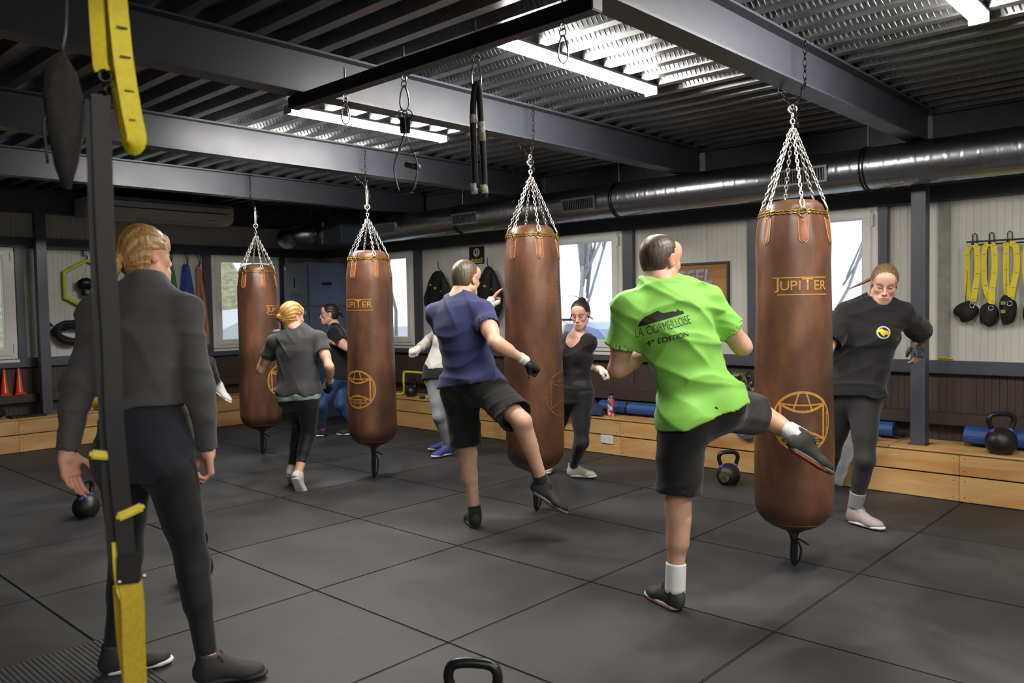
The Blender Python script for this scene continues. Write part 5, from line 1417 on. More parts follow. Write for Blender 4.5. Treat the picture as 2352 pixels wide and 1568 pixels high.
# ------------------------------------------------------------------ people
_FH = nrm((_f.x, _f.y, 0)); _RH = nrm((_R.x, _R.y, 0)); _ZH = A_((0, 0, 1))
def camv(r, u, a): return nrm(_RH*r+_ZH*u+_FH*a)      # picture-right, up, away from the camera
class Body:
    def __init__(b, J, Ht, male):
        b.J = {k: A_(v) for k, v in J.items()}; b.s = Ht/1.70; b.male = male; j = b.J
        b.rp, b.fp, b.up = b.fr(j['hip_r']-j['hip_l'], j['neck']-j['pelvis'])
        b.rc, b.fc, b.uc = b.fr(j['sh_r']-j['sh_l'], j['neck']-j['pelvis'])
    @staticmethod
    def fr(right, up):
        r = nrm(right); u = nrm(up-r*float(up@r)); return r, np.cross(u, r).astype(F32), u
    def S(b, t, fwd=0.0, side=0.0):
        j = b.J; r = nrm(b.rp+(b.rc-b.rp)*min(max(t, 0), 1)); f = nrm(b.fp+(b.fc-b.fp)*min(max(t, 0), 1))
        bend = -.018*math.sin(PI*min(max(t, 0), 1))
        return j['pelvis']+(j['neck']-j['pelvis'])*t+f*(fwd+bend)*b.s+r*side*b.s
    def Rt(b, t): return nrm(b.rp+(b.rc-b.rp)*min(max(t, 0), 1))
    def stack(b, F, st, k=.03):
        for (t0, w0, d0), (t1, w1, d1) in zip(st, st[1:]):
            F.econe(b.S(t0), b.S(t1), (w0*b.s, d0*b.s), (w1*b.s, d1*b.s), b.Rt(t0), b.Rt(t1), k)
    TORSO_F = ((-.10, .125, .098), (.0, .166, .114), (.13, .152, .104), (.36, .118, .086), (.60, .138, .100), (.82, .146, .086), (.96, .070, .060))
    TORSO_M = ((-.10, .128, .098), (.0, .156, .110), (.13, .150, .104), (.36, .140, .098), (.60, .164, .114), (.82, .170, .094), (.96, .078, .066))
    def lower(b, F, g=0.0, upto=.36, legs=('l', 'r'), ankle=True):
        j, s, m = b.J, b.s, b.male
        st = b.TORSO_M if m else b.TORSO_F
        b.stack(F, [(t, w+g, d+g) for t, w, d in st if t <= upto+.01])
        for k in legs:
            h, kn, an = j['hip_'+k], j['knee_'+k], j['ankle_'+k]; sd = 1 if k == 'r' else -1
            ra = (.083 if m else .086)*s+g
            F.cone(h+b.up*.01, kn, ra, .056*s+g, .045)
            F.cone(h+(kn-h)*.15, h+(kn-h)*.6, ra*.98, .066*s+g, .03)
            F.ell(h-b.fp*.045*s+b.rp*sd*.005-b.up*.01*s, ((.078*s+g), (.080*s+g), (.085*s+g)), (b.rp, b.fp, b.up), .05)
            sh = an-kn; sd_ = nrm(sh); th = nrm(kn-h)
            back = -(th-sd_*float(th@sd_)); back = nrm(back) if float(np.linalg.norm(back)) > .12 else nrm(-b.fp+sd_*float(b.fp@sd_))
            back = -back if float(back@b.fp) > .55 else back
            F.cone(kn, an, .052*s+g, .034*s+g, .03)
            F.cone(kn+sh*.14+back*.016*s, kn+sh*.40+back*.014*s, .046*s+g, .043*s+g, .035)
            F.ell(kn-back*.018*s, (.040*s+g,)*3, (b.rp, b.fp, b.up), .03)
    def torso(b, F, g=0.0, frm=.0):
        st = b.TORSO_M if b.male else b.TORSO_F; b.stack(F, [(t, w+g, d+g) for t, w, d in st if t >= frm-.01])
    def shoulders(b, F, g=0.0):
        j, s, m = b.J, b.s, b.male
        for k in ('l', 'r'):
            sh = j['sh_'+k]; nk = b.S(.98)
            F.cone(nk+(sh-nk)*.12+b.uc*.015*s, sh+b.uc*.005*s, (.045 if m else .038)*s+g, (.050 if m else .042)*s+g, .04)
            F.cone(b.S(.74)+(sh-b.S(.74))*.35, sh, (.075 if m else .064)*s+g, (.056 if m else .047)*s+g, .04)
    def arm(b, F, k, g=0.0):
        j, s, m = b.J, b.s, b.male; sh, el, wr = j['sh_'+k], j['elbow_'+k], j['wrist_'+k]; u = el-sh; v = wr-el
        F.cone(sh, el, (.053 if m else .045)*s+g, (.041 if m else .036)*s+g, .025)
        F.cone(sh+u*.3, sh+u*.62, (.052 if m else .043)*s+g, (.049 if m else .041)*s+g, .03)
        F.cone(el, wr, (.041 if m else .036)*s+g, (.028 if m else .024)*s+g, .02)
        F.cone(el+v*.14, el+v*.38, (.045 if m else .038)*s+g, (.041 if m else .034)*s+g, .025)
    def glutes(b, F, g=0.0):
        for k, sd in (('l', -1), ('r', 1)): F.ell(b.J['hip_'+k]-b.fp*.045*b.s+b.up*.01*b.s, (.080*b.s+g, .080*b.s+g, .085*b.s+g), (b.rp, b.fp, b.up), .05)
    def chest(b, F, g=0.0):
        s = b.s
        if b.male:
            for k in (-1, 1): F.ell(b.S(.68, .075, k*.075), (.075*s+g, .045*s+g, .060*s+g), (b.rc, b.fc, b.uc), .04)
        else:
            for k in (-1, 1): F.ell(b.S(.62, .080, k*.070), (.062*s+g, .055*s+g, .058*s+g), (b.rc, b.fc, b.uc), .035)
    def foot(b, F, k, td, su):
        an = b.J['ankle_'+k]; s = b.s
        F.cone(an, an+A_(td)*.09*s-A_(su)*.052*s, .031*s, .022*s, .02)
        F.cone(an, an-A_(td)*.015*s-A_(su)*.045*s, .033*s, .026*s, .02)

def build_shoe(root, b, k, td, up, mu, ms, lab, laces=None, ms2=None, high=.02):
    """Trainer in the foot's own frame: td toe direction, up sole normal."""
    s = b.s*.98; an = b.J['ankle_'+k]; T = nrm(td); U = A_(up); U = nrm(U-T*float(U@T)); Rr = nrm(np.cross(T, U))
    he = an-U*.083*s-T*.050*s; P = lambda x, y, z: he+(T*x+Rr*y+U*z)*s
    F = Fld(); X = (T, Rr, U)
    F.ell(P(.045, 0, .048), np.array((.052, .035, .056))*s, X, .02)
    F.econe(P(.055, 0, .058), P(.175, 0, .034), (.038*s, .050*s), (.044*s, .031*s), Rr, Rr, .03)
    F.cone(P(.075, 0, .098), P(.135, 0, .058), .024*s, .022*s, .025)
    F.ell(P(.200, 0, .030), np.array((.062, .046, .030))*s, X, .025)
    F.cone(P(.055, 0, .085), P(.048, 0, .098+high), .041*s, .040*s, .02)
    F.cut(P(0, 0, .014), -U, .003); F.cut(P(.05, 0, .100+high), nrm(U+T*.15), .003)
    V, Q = surfnet(F, .0055)
    sh = npobj('shoe', V, Q, mu, root); sh['label'] = lab
    G = Fld()
    G.econe(P(.040, 0, .016), P(.215, 0, .014), (.037*s, .020*s), (.045*s, .018*s), Rr, Rr, .01)
    G.ell(P(.222, 0, .016), np.array((.052, .043, .018))*s, X, .01)
    G.cut(P(0, 0, .002), -U, .003); G.cut(P(0, 0, .025), U, .004)
    V, Q = surfnet(G, .0055); npobj('sole', V, Q, ms, sh)
    if ms2:
        G = Fld(); G.econe(P(.040, 0, .006), P(.215, 0, .005), (.0375*s, .0075*s), (.0455*s, .0075*s), Rr, Rr, .01); G.cut(P(0, 0, -.002), -U, .002)
        V, Q = surfnet(G, .0045); npobj('outsole', V, Q, ms2, sh)
    if laces:
        base = Vector(root.location); m = MB()
        for i in range(4):
            y = .085+.022*i; z = .092-.014*i
            a = Vector(P(y, -.020, z-.004))-base; c = Vector(P(y+.004, 0, z+.004))-base; d = Vector(P(y, .020, z-.004))-base
            m.tube([a, c, d], .0028, 5)
        for q in (-1, 1): m.tube(smooth_path([Vector(P(.085, 0, .100))-base, Vector(P(.095, q*.028, .112))-base, Vector(P(.11, q*.030, .088))-base], 4), .0024, 5)
        m.obj('laces', laces, sh)
    # the shoe mesh is in root space already
    return sh

def person(lab, J, Ht, male, skin, look, tilt, hair, top, bottom, hands, feet, hb=.0062, brow=(.35, .26, .2), open_eye=False, beard=0.0, extra=None, base=None):
    b = Body(J, Ht, male); j, s = b.J, b.s
    loc = base or (float(j['ankle_l'][0]), float(j['ankle_l'][1]), 0.0)
    root = thing('person', lab, 'person', loc)
    hd = j['head']; Fw = camv(*look); U = nrm(_ZH+_RH*tilt[0]+_FH*tilt[1]); U = nrm(U-Fw*float(U@Fw)); Rr = nrm(np.cross(Fw, U)); hs = (1.0 if male else .955)*s
    M = skin_mat('skin_%d_%d_%d' % skin, skin)
    B = Fld()
    b.torso(B, 0, -.1); b.lower(B, 0); b.shoulders(B); b.chest(B)
    for k in 'lr': b.arm(B, k)
    nb = b.S(.99); hb0 = hd-U*.058*hs-Fw*.018*hs
    B.cone(nb, hb0, (.060 if male else .050)*s, (.057 if male else .049)*s, .03)
    B.cone(nb-b.fc*.03*s+b.uc*.0, hb0-Fw*.015*hs, (.045 if male else .038)*s, (.046 if male else .038)*s, .03)
    hh = {}
    for k in 'lr':
        if k in feet: b.foot(B, k, feet[k]['td'], feet[k].get('up', (0, 0, 1)))
    H_ = {}
    for k in 'lr':
        hp = hands[k]; fd = hp.get('d'); wr = j['wrist_'+k]; fd = nrm(wr-j['elbow_'+k]) if fd is None else camv(*fd)
        H_[k] = (wr, fd, camv(*hp['n']), camv(*hp['t']), hp.get('curl', (1.1, 1.15, 1.2, 1.2)), hp.get('th', .9), hp.get('sp', .05))
        hand_into(B, H_[k][0], fd, H_[k][2], H_[k][3], s*(1.0 if male else .92), H_[k][4], H_[k][6], H_[k][5])
    P = head_into(B, hd, Rr, Fw, U, hs, male)
    V, Q = surfnet(B, hb)
    # finer lattice for head and hands
    def zone(p0, n, c, r): return lambda p: ((p-p0)@n > 0) & (np.sqrt(((p-c)**2).sum(-1)) < r)
    pc = hd-U*.128*hs-Fw*.0
    zs = [(zone(pc, U, hd, .19*s), zone(pc+U*.007, U, hd, .183*s), hd-.19*s, hd+.19*s, .0042)]
    for k in 'lr':
        wr, d = H_[k][0], H_[k][1]; c = wr+d*.08*s; zs.append((zone(wr+d*.002, d, c, .15*s), zone(wr+d*.009, d, c, .143*s), c-.15*s, c+.15*s, .0042))
    Vs, Qs = [V], [Q]; off = len(V); cenq = V[Q].mean(1)
    drop = np.zeros(len(Q), bool)
    for fn, fn2, lo, hi, h in zs:
        drop |= fn2(cenq)
        v, q = surfnet(B, h, lo, hi, .0)
        if len(q) == 0: continue
        q = q[fn(v[q].mean(1))]; Vs.append(v); Qs.append(q+off); off += len(v)
    Qs[0] = Q[~drop]
    V = np.concatenate(Vs); Q = np.concatenate(Qs); us = np.unique(Q); mp = np.full(len(V), -1); mp[us] = np.arange(len(us)); V = V[us]; Q = mp[Q]
    T = face_tint(V, hd, Rr, Fw, U, hs, brow, open_eye, beard)
    for k in 'lr':
        dist = np.sqrt(((V-(H_[k][0]+H_[k][1]*.13*s))**2).sum(1)); m = np.clip(1-dist/.10, 0, 1)[:, None]*.45; T = T*(1-m)+np.array((1.02, .78, .72))*m
    body = npobj('body', V, Q, M, root, T)
    hair(root, hd, Rr, Fw, U, hs, b)
    out = dict(root=root, b=b, H=H_, head=(hd, Rr, Fw, U, hs), body=body)
    for fn in top+bottom: fn(out)
    for k in 'lr':
        if k in feet and feet[k].get('shoe'):
            sh = feet[k]['shoe']; build_shoe(root, b, k, feet[k]['td'], feet[k].get('up', (0, 0, 1)), sh[0], sh[1], sh[2], *sh[3:])
    if extra: extra(out)
    return out

# hair ---------------------------------------------------------------
def hair_mat(name, rgb, rgb2): return mat(name, rgb, rough=.42, amt=.3, scale=130, rgb2=rgb2, stretch=(1, 1, .12), detail=4, bump=.35, bscale=190, spec=.5)
def skull_hair(F, P, X, s, g, front=.085, fz=.060, low=-.07, ear=-.03):
    F.ell(P(0, -.014, .040), np.array((.0745+g, .096+g, .084+g))*s, X, .01)
    F.ell(P(0, -.040, -.010), np.array((.066+g, .058+g, .070+g))*s, X, .03)
def h_bun(rgb, rgb2, bun, r, tail=None, loose=(), g=.012, fz=.058, band=(30, 28, 30), strand=.0016):
    def fn(root, c, R, Fw, U, s, b):
        X = (R, Fw, U); P = lambda x, y, z: c+(R*x+Fw*y+U*z)*s; F = Fld(); skull_hair(F, P, X, s, g)
        F.cut(P(0, .082, fz-.004), nrm(Fw*.80-U*.55), .012)                       # hairline
        F.keep(lambda p: np.minimum(np.minimum((p-P(0, .012, .020))@(-U), (p-P(0, -.022, 0))@Fw), .03), .01)   # in front of the ears
        F.cut(P(0, -.06, -.082), nrm(-U+Fw*.3), .012)                        # nape
        for q in bun: F.ell(P(*q), np.array(r)*s, X, .02)
        if tail:
            for a, d, ra, rb in tail: F.cone(P(*a), P(*d), ra*s, rb*s, .015)
        bp = A_(bun[0]) if bun else A_((0, -.11, 0)); bw = P(*bp)
        def strands(p):
            q = (p-bw); x = q@R; y = q@Fw; z = q@U; a = np.arctan2(x, z+.02); w = np.sin(a*26+3*np.sin(y*22))+.6*np.sin(a*55+y*40+2*np.sin(y*31)); return (strand*w).astype(F32)
        F.disp(strands)
        V, Q = surfnet(F, .0048); o = npobj('hair', V, Q, hair_mat('hair_%d_%d_%d' % rgb, rgb, rgb2), root)
        if band and bun:
            bc = Vector(P(*bun[0]))-Vector(root.location); toc = Vector(c)-Vector(P(*bun[0])); ax = toc.normalized()
            m = MB(); m.torus(bc+ax*r[0]*s*.85, r[0]*s*.72, .006, ax, 20, 6); m.obj('hair_tie', mat('hair_tie_%d' % band[0], band, rough=.8), o)
        for pts, w in loose:
            MB().tube(smooth_path([Vector(P(*q))-Vector(root.location) for q in pts], 6), [w*(1-.8*i/(6*(len(pts)-1))) for i in range(6*(len(pts)-1)+1)], 6).obj('loose_strand', MATS['hair_%d_%d_%d' % rgb], o)
        return o
    return fn
def h_short(rgb, rgb2, thin=None):
    def fn(root, c, R, Fw, U, s, b):
        X = (R, Fw, U); P = lambda x, y, z: c+(R*x+Fw*y+U*z)*s; F = Fld()
        F.ell(P(0, -.013, .038), np.array((.0785, .099, .088))*s, X, .01); F.ell(P(0, -.035, -.012), np.array((.066, .062, .064))*s, X, .03)
        F.cut(P(0, .062, .078), nrm(Fw*.75-U*.6), .01)
        F.keep(lambda p: np.minimum(np.minimum((p-P(0, .0, .008))@(-U), (p-P(0, -.030, 0))@Fw), .03), .01)
        F.cut(P(0, -.06, -.062), nrm(-U+Fw*.2), .01)
        if thin: F.ell(P(*thin), np.array((.050, .048, .022))*s, X, .02, 's')
        def fuzz(p): return (.0011*np.sin(p@A_((230, 190, 90)))*np.sin(p@A_((-160, 250, 130)))).astype(F32)
        F.disp(fuzz); V, Q = surfnet(F, .0048); return npobj('hair', V, Q, hair_mat('hair_%d_%d_%d' % rgb, rgb, rgb2), root)
    return fn

# garments -------------------------------------------------------------
TEE_M = ((-.22, .178, .138), (.0, .176, .132), (.22, .164, .120), (.45, .166, .122), (.66, .182, .132), (.85, .176, .108), (.975, .090, .080))
TEE_F = ((-.22, .182, .138), (.0, .182, .132), (.22, .158, .112), (.42, .148, .108), (.62, .160, .120), (.83, .160, .100), (.97, .082, .074))
def g_top(mtl, st=None, hem=-.14, sleeve=.55, sr=(.066, .068), amp=.006, freq=60, seed=1, name='shirt', neck_r=.068, neck_t=.985, wristf=None, lab=None, h=.0072, collar=0.0, bust=True, armhole=0.0, deep=0.0, hemtilt=0.0, cover=.016, dirs=None, deep_w=.06):
    def fn(o):
        b = o['b']; j, s = b.J, b.s; F = Fld(); m = b.male; S_ = st or (TEE_M if m else TEE_F)
        b.stack(F, S_, .04)
        if hem < .2: b.stack(F, [(t, w+.010, d+.010) for t, w, d in (b.TORSO_M if m else b.TORSO_F) if t < .3], .03); b.glutes(F, cover)
        if cover > .03:
            for k in 'lr': F.ell(j['hip_'+k]+b.up*.015*s, (.122*s,)*3, (b.rp, b.fp, b.up), .05)
        for k in 'lr':
            if sleeve <= 0 and not wristf: continue
            sh = j['sh_'+k]; nk = b.S(.98)
            F.cone(nk+(sh-nk)*.25+b.uc*.012*s, sh+b.uc*.004*s, (.052 if m else .046)*s, (.062 if m else .054)*s, .04)
            F.cone(b.S(.72)+(sh-b.S(.72))*.4, sh, (.085 if m else .074)*s, (.066 if m else .056)*s, .05)
        if sleeve <= 0 and not wristf:
            for k in 'lr':
                sh = j['sh_'+k]; nk = b.S(.97); F.cone(b.S(.70)+(nk+(sh-nk)*.55-b.S(.70))*.2, nk+(sh-nk)*.62, .07*s, .040*s, .03)
        if not m and bust:
            for k in (-1, 1): F.ell(b.S(.62, .082, k*.070), (.072*s, .062*s, .068*s), (b.rc, b.fc, b.uc), .05)
        if wristf:
            for k in 'lr':
                sh, el, wr = j['sh_'+k], j['elbow_'+k], j['wrist_'+k]; F.cone(sh, el, sr[0]*s, sr[1]*s, .03); F.cone(el, el+(wr-el)*.4, sr[1]*s, sr[1]*s*.9, .03)
        F.cut(b.S(hem), nrm(-b.up+b.rp*hemtilt), .004) if not wristf else F.keep(lambda p: np.minimum((p-b.S(hem))@nrm(-b.up), .155*s-np.abs((p-b.S(hem))@b.rp)+.05*s), .004)
        F.disp(folds(seed, amp, freq, dirs=dirs)); sf = folds(seed+7, amp*.5, freq*1.3)
        for k in 'lr':
            sh, el, wr = j['sh_'+k], j['elbow_'+k], j['wrist_'+k]
            if wristf:
                F.sleeve(el, el+(wr-el)*wristf[0], sr[1]*s, wristf[1]*s, .02, fold=sf)
            elif sleeve > 0: F.sleeve(sh, sh+(el-sh)*sleeve, sr[0]*s, sr[1]*s, .035, fold=sf)
        nb = b.S(neck_t); hd = o['head'][0]; ax = nrm(hd-nb)
        if collar:
            F.sleeve(nb-ax*.02, nb+ax*collar, .070*s, .062*s, .03, hollow=.03)
        else: F.cone(nb+ax*.0-b.fc*.0+b.fc*deep*.5, nb+ax*.16, neck_r*s, neck_r*s, .006, 's')
        if deep: F.ell(b.S(.96, .10), (deep_w*s, .09*s, deep*s), (b.rc, b.fc, b.uc), .01, 's')
        V, Q = surfnet(F, h); g = npobj(name, V, Q, mtl, o['root'])
        if lab: g['label'] = lab
        o[name] = g
    return fn
def g_shorts(mtl, frac=.72, r=(.108, .104), amp=.006, seed=4, waist=-.02, lab=None):
    def fn(o):
        b = o['b']; j, s = b.J, b.s; F = Fld()
        b.stack(F, ((-.10, .150, .120), (.0, .172, .128), (.14, .162, .116), (.30, .152, .106)), .04)
        for k in 'lr':
            h_, kn = j['hip_'+k], j['knee_'+k]
            F.ell(h_-b.fp*.045*s, (.093*s, .093*s, .098*s), (b.rp, b.fp, b.up), .05); F.cone(h_+b.up*.01, h_+(kn-h_)*.5, .097*s, .082*s, .045)
        F.cut(b.S(waist), b.up, .004); F.disp(folds(seed, amp, 55))
        for k in 'lr':
            h_, kn = j['hip_'+k], j['knee_'+k]; F.sleeve(h_-b.up*.0, h_+(kn-h_)*frac, r[0]*s*.88, r[1]*s, .05, hollow=.04, wall=.010, fold=folds(seed+2, amp*.8, 60))
        V, Q = surfnet(F, .0072); g = npobj('shorts', V, Q, mtl, o['root'])
        if lab: g['label'] = lab
        o['shorts'] = g
    return fn
def g_legs(mtl, end=.88, g=.005, waist=.26, seed=5, amp=.0012, lab=None, h=.0072, name='leggings', legs='lr', frm=None):
    def fn(o):
        b = o['b']; j = b.J; F = Fld(g); b.torso(F, 0, -.1); b.lower(F, 0); b.shoulders(F); b.chest(F)
        F.cut(b.S(waist), b.up, .004)
        cuts = [(j['knee_'+k]+(j['ankle_'+k]-j['knee_'+k])*end, nrm(j['ankle_'+k]-j['knee_'+k])) for k in 'lr']
        def rem(p):
            d = None
            for c, n in cuts:
                q = np.minimum((p-c)@n, .28-np.sqrt(((p-c)**2).sum(-1))); d = q if d is None else np.maximum(d, q)
            return d
        F.keep(rem, .003); V, Q = surfnet(F, h); o[name] = npobj(name, V, Q, mtl, o['root'])
        if lab: o[name]['label'] = lab
    return fn
def g_tube(name, mtl, a, b_, ra, rb, lab=None, h=.005, amp=.0, hollow=.012):
    """A cuff, sock or wrap: joint interpolation a=(joint0, joint1, t)."""
    def fn(o):
        b = o['b']; j = b.J; p = j[a[0]]+(j[a[1]]-j[a[0]])*a[2]; q = j[b_[0]]+(j[b_[1]]-j[b_[0]])*b_[2]
        F = Fld(); F.sleeve(p, q, ra*b.s, rb*b.s, .01, hollow=hollow, wall=.004); F.cut(p, nrm(p-q), .003)
        if amp: F.disp(folds(3, amp, 140))
        V, Q = surfnet(F, h); g = npobj(name, V, Q, mtl, o['root'])
        if lab: g['label'] = lab
    return fn
def g_glove(k, mtl, mcuff=None, reach=.118, g=.0048, cuff=.35, lab=None, cuff_w=.036, back=.02):
    def fn(o):
        b = o['b']; wr, d, n, t, curl, th, sp = o['H'][k]; F = Fld(g); hand_into(F, wr, d, n, t, b.s*(1.0 if b.male else .92), curl, sp, th)
        dd = nrm(d); F.cut(wr+dd*reach*b.s, dd, .003); F.cut(wr-dd*back, -dd, .003)
        # leave finger ends bare on a curled hand
        nn = nrm(n-dd*float(n@dd)); F.cut(wr+nn*.048*b.s, nn, .003)
        V, Q = surfnet(F, .0046); gl = npobj('glove', V, Q, mtl, o['root'])
        if lab: gl['label'] = lab
        if mcuff:
            el = b.J['elbow_'+k]; F = Fld(); F.sleeve(wr+(el-wr)*cuff*.62, wr+dd*.012, cuff_w*b.s, cuff_w*b.s*.95, .01, hollow=.004, wall=.004); F.cut(wr+(el-wr)*cuff*.6, nrm(el-wr), .002)
            V, Q = surfnet(F, .005); npobj('wrist_wrap', V, Q, mcuff, gl)
    return fn
def print_on(o, key, art, origin, right, up, mtl, name, off=.0015, step=.02):
    """Lay flat artwork on a garment by projecting it along its normal."""
    g = o[key]; me = g.data; root = o['root']; base = Vector(root.location)
    bv = BVHTree.FromPolygons([v.co[:] for v in me.vertices], [p.vertices[:] for p in me.polygons])
    R_, U_ = Vector(nrm(right)), Vector(nrm(up)); N_ = R_.cross(U_).normalized(); O_ = Vector([float(q) for q in origin])-base
    V2, F2 = refine2d(*art, step); V = []; ok = []
    for x, y in V2:
        p = O_+R_*x+U_*y+N_*.25; h, n, i, d = bv.ray_cast(p, -N_, .5); ok.append(h is not None); V.append((h+N_*off) if h is not None else p)
    F2 = [f for f in F2 if all(ok[i] for i in f)]
    r = MB().add(V, F2, True).obj(name, mtl, g); return r
# joint positions in metres, room coordinates
POSE = {
 'lime': {'pelvis': (3.389, 1.956, 0.956), 'neck': (3.267, 2.092, 1.519), 'head': (3.304, 2.104, 1.633), 'sh_l': (3.137, 2.166, 1.413), 'sh_r': (3.442, 1.943, 1.435), 'hip_l': (3.295, 1.992, 0.873), 'hip_r': (3.487, 1.908, 0.928), 'elbow_l': (3.156, 2.256, 1.125), 'wrist_l': (3.402, 2.215, 1.213), 'elbow_r': (3.630, 1.853, 1.216), 'wrist_r': (3.695, 2.042, 1.389), 'ankle_l': (3.256, 2.013, 0.085), 'knee_l': (3.289, 2.013, 0.470), 'knee_r': (3.911, 1.902, 0.853), 'ankle_r': (3.849, 1.655, 0.763)},
 'navy': {'pelvis': (3.656, 3.770, 0.955), 'neck': (3.662, 3.870, 1.490), 'head': (3.717, 3.863, 1.615), 'sh_l': (3.604, 4.030, 1.389), 'sh_r': (3.669, 3.666, 1.402), 'hip_l': (3.642, 3.868, 0.879), 'hip_r': (3.677, 3.656, 0.917), 'elbow_l': (3.805, 4.119, 1.182), 'wrist_l': (3.982, 3.962, 1.412), 'elbow_r': (3.566, 3.456, 1.210), 'wrist_r': (3.798, 3.423, 1.087), 'ankle_l': (3.659, 3.763, 0.085), 'knee_l': (3.666, 3.826, 0.473), 'knee_r': (3.590, 3.273, 0.740), 'ankle_r': (3.717, 3.222, 0.350)},
 'jacket': {'pelvis': (1.329, 3.199, 0.929), 'neck': (1.359, 3.204, 1.540), 'head': (1.371, 3.243, 1.653), 'sh_l': (1.237, 3.359, 1.447), 'sh_r': (1.442, 3.064, 1.434), 'hip_l': (1.278, 3.278, 0.850), 'hip_r': (1.378, 3.112, 0.854), 'elbow_l': (1.136, 3.317, 1.172), 'wrist_l': (1.075, 3.295, 0.909), 'elbow_r': (1.468, 3.023, 1.136), 'wrist_r': (1.510, 3.055, 0.884), 'ankle_l': (1.227, 3.335, 0.085), 'knee_l': (1.310, 3.372, 0.460), 'ankle_r': (1.435, 2.967, 0.085), 'knee_r': (1.435, 3.063, 0.459)},
 'grey': {'pelvis': (3.586, 5.672, 0.804), 'neck': (3.603, 5.713, 1.275), 'head': (3.606, 5.775, 1.384), 'sh_l': (3.480, 5.840, 1.180), 'sh_r': (3.708, 5.566, 1.202), 'hip_l': (3.547, 5.740, 0.744), 'hip_r': (3.609, 5.586, 0.758), 'elbow_l': (3.438, 5.994, 0.952), 'wrist_l': (3.520, 5.974, 1.179), 'elbow_r': (3.681, 5.392, 0.987), 'wrist_r': (3.787, 5.547, 0.832), 'ankle_l': (3.575, 5.805, 0.138), 'knee_l': (3.703, 5.869, 0.449), 'ankle_r': (3.514, 5.620, 0.129), 'knee_r': (3.670, 5.697, 0.424)},
 'watch': {'pelvis': (5.379, 7.694, 0.739), 'neck': (5.367, 7.738, 1.243), 'head': (5.336, 7.780, 1.382), 'sh_l': (5.255, 7.605, 1.174), 'sh_r': (5.521, 7.817, 1.148), 'hip_l': (5.309, 7.648, 0.682), 'hip_r': (5.443, 7.738, 0.668), 'elbow_l': (5.290, 7.375, 1.008), 'wrist_l': (5.237, 7.609, 1.078), 'elbow_r': (5.703, 7.952, 0.975), 'wrist_r': (5.516, 7.984, 1.136), 'ankle_l': (5.213, 7.810, 0.085), 'knee_l': (5.117, 7.667, 0.382), 'ankle_r': (5.496, 7.583, 0.085), 'knee_r': (5.311, 7.582, 0.374)},
 'wrap': {'pelvis': (5.219, 5.798, 0.815), 'neck': (5.368, 5.741, 1.283), 'head': (5.367, 5.706, 1.417), 'sh_l': (5.438, 5.557, 1.186), 'sh_r': (5.265, 5.862, 1.202), 'hip_r': (5.196, 5.849, 0.752), 'hip_l': (5.260, 5.721, 0.753), 'elbow_r': (5.359, 6.111, 1.110), 'wrist_r': (5.141, 6.018, 1.044), 'elbow_l': (5.595, 5.681, 0.986), 'wrist_l': (5.458, 5.736, 1.183), 'ankle_r': (5.299, 5.794, 0.085), 'knee_r': (5.158, 5.769, 0.401), 'ankle_l': (5.511, 6.029, 0.085), 'knee_l': (5.375, 5.873, 0.405)},
 'tank': {'pelvis': (5.124, 4.103, 0.741), 'neck': (5.142, 4.068, 1.192), 'head': (5.137, 4.026, 1.360), 'sh_r': (5.145, 4.250, 1.100), 'sh_l': (5.153, 3.950, 1.130), 'hip_r': (5.110, 4.174, 0.688), 'hip_l': (5.134, 4.031, 0.695), 'elbow_l': (5.268, 4.077, 0.919), 'wrist_l': (5.169, 3.862, 0.924), 'elbow_r': (4.926, 4.180, 0.956), 'wrist_r': (4.984, 4.123, 1.215), 'ankle_l': (5.241, 4.210, 0.085), 'knee_l': (5.119, 4.017, 0.339), 'ankle_r': (5.325, 4.538, 0.085), 'knee_r': (5.207, 4.355, 0.373)},
 'black': {'pelvis': (5.279, 1.931, 0.860), 'neck': (5.371, 1.824, 1.429), 'head': (5.348, 1.766, 1.532), 'sh_r': (5.279, 1.976, 1.343), 'sh_l': (5.420, 1.677, 1.338), 'hip_r': (5.263, 1.989, 0.802), 'hip_l': (5.272, 1.861, 0.809), 'elbow_l': (5.675, 1.627, 1.203), 'wrist_l': (5.902, 1.720, 1.135), 'elbow_r': (5.080, 2.020, 1.134), 'wrist_r': (5.265, 2.093, 1.293), 'ankle_l': (5.253, 1.917, 0.085), 'knee_l': (5.190, 1.829, 0.436), 'ankle_r': (5.446, 2.227, 0.085), 'knee_r': (5.342, 2.103, 0.430)},
 'hidden': {'pelvis': (3.230, 7.077, 0.923), 'neck': (3.139, 7.207, 1.447), 'head': (3.115, 7.243, 1.614), 'sh_l': (3.115, 7.403, 1.343), 'sh_r': (3.143, 7.022, 1.369), 'hip_l': (3.233, 7.174, 0.872), 'hip_r': (3.215, 6.988, 0.897), 'elbow_l': (3.124, 7.495, 1.073), 'wrist_l': (3.199, 7.466, 1.309), 'elbow_r': (3.146, 6.791, 1.201), 'wrist_r': (3.175, 6.776, 1.454), 'ankle_l': (3.122, 7.128, 0.085), 'knee_l': (3.193, 7.145, 0.468), 'knee_r': (3.574, 7.171, 0.956), 'ankle_r': (3.785, 7.415, 0.736)},
}
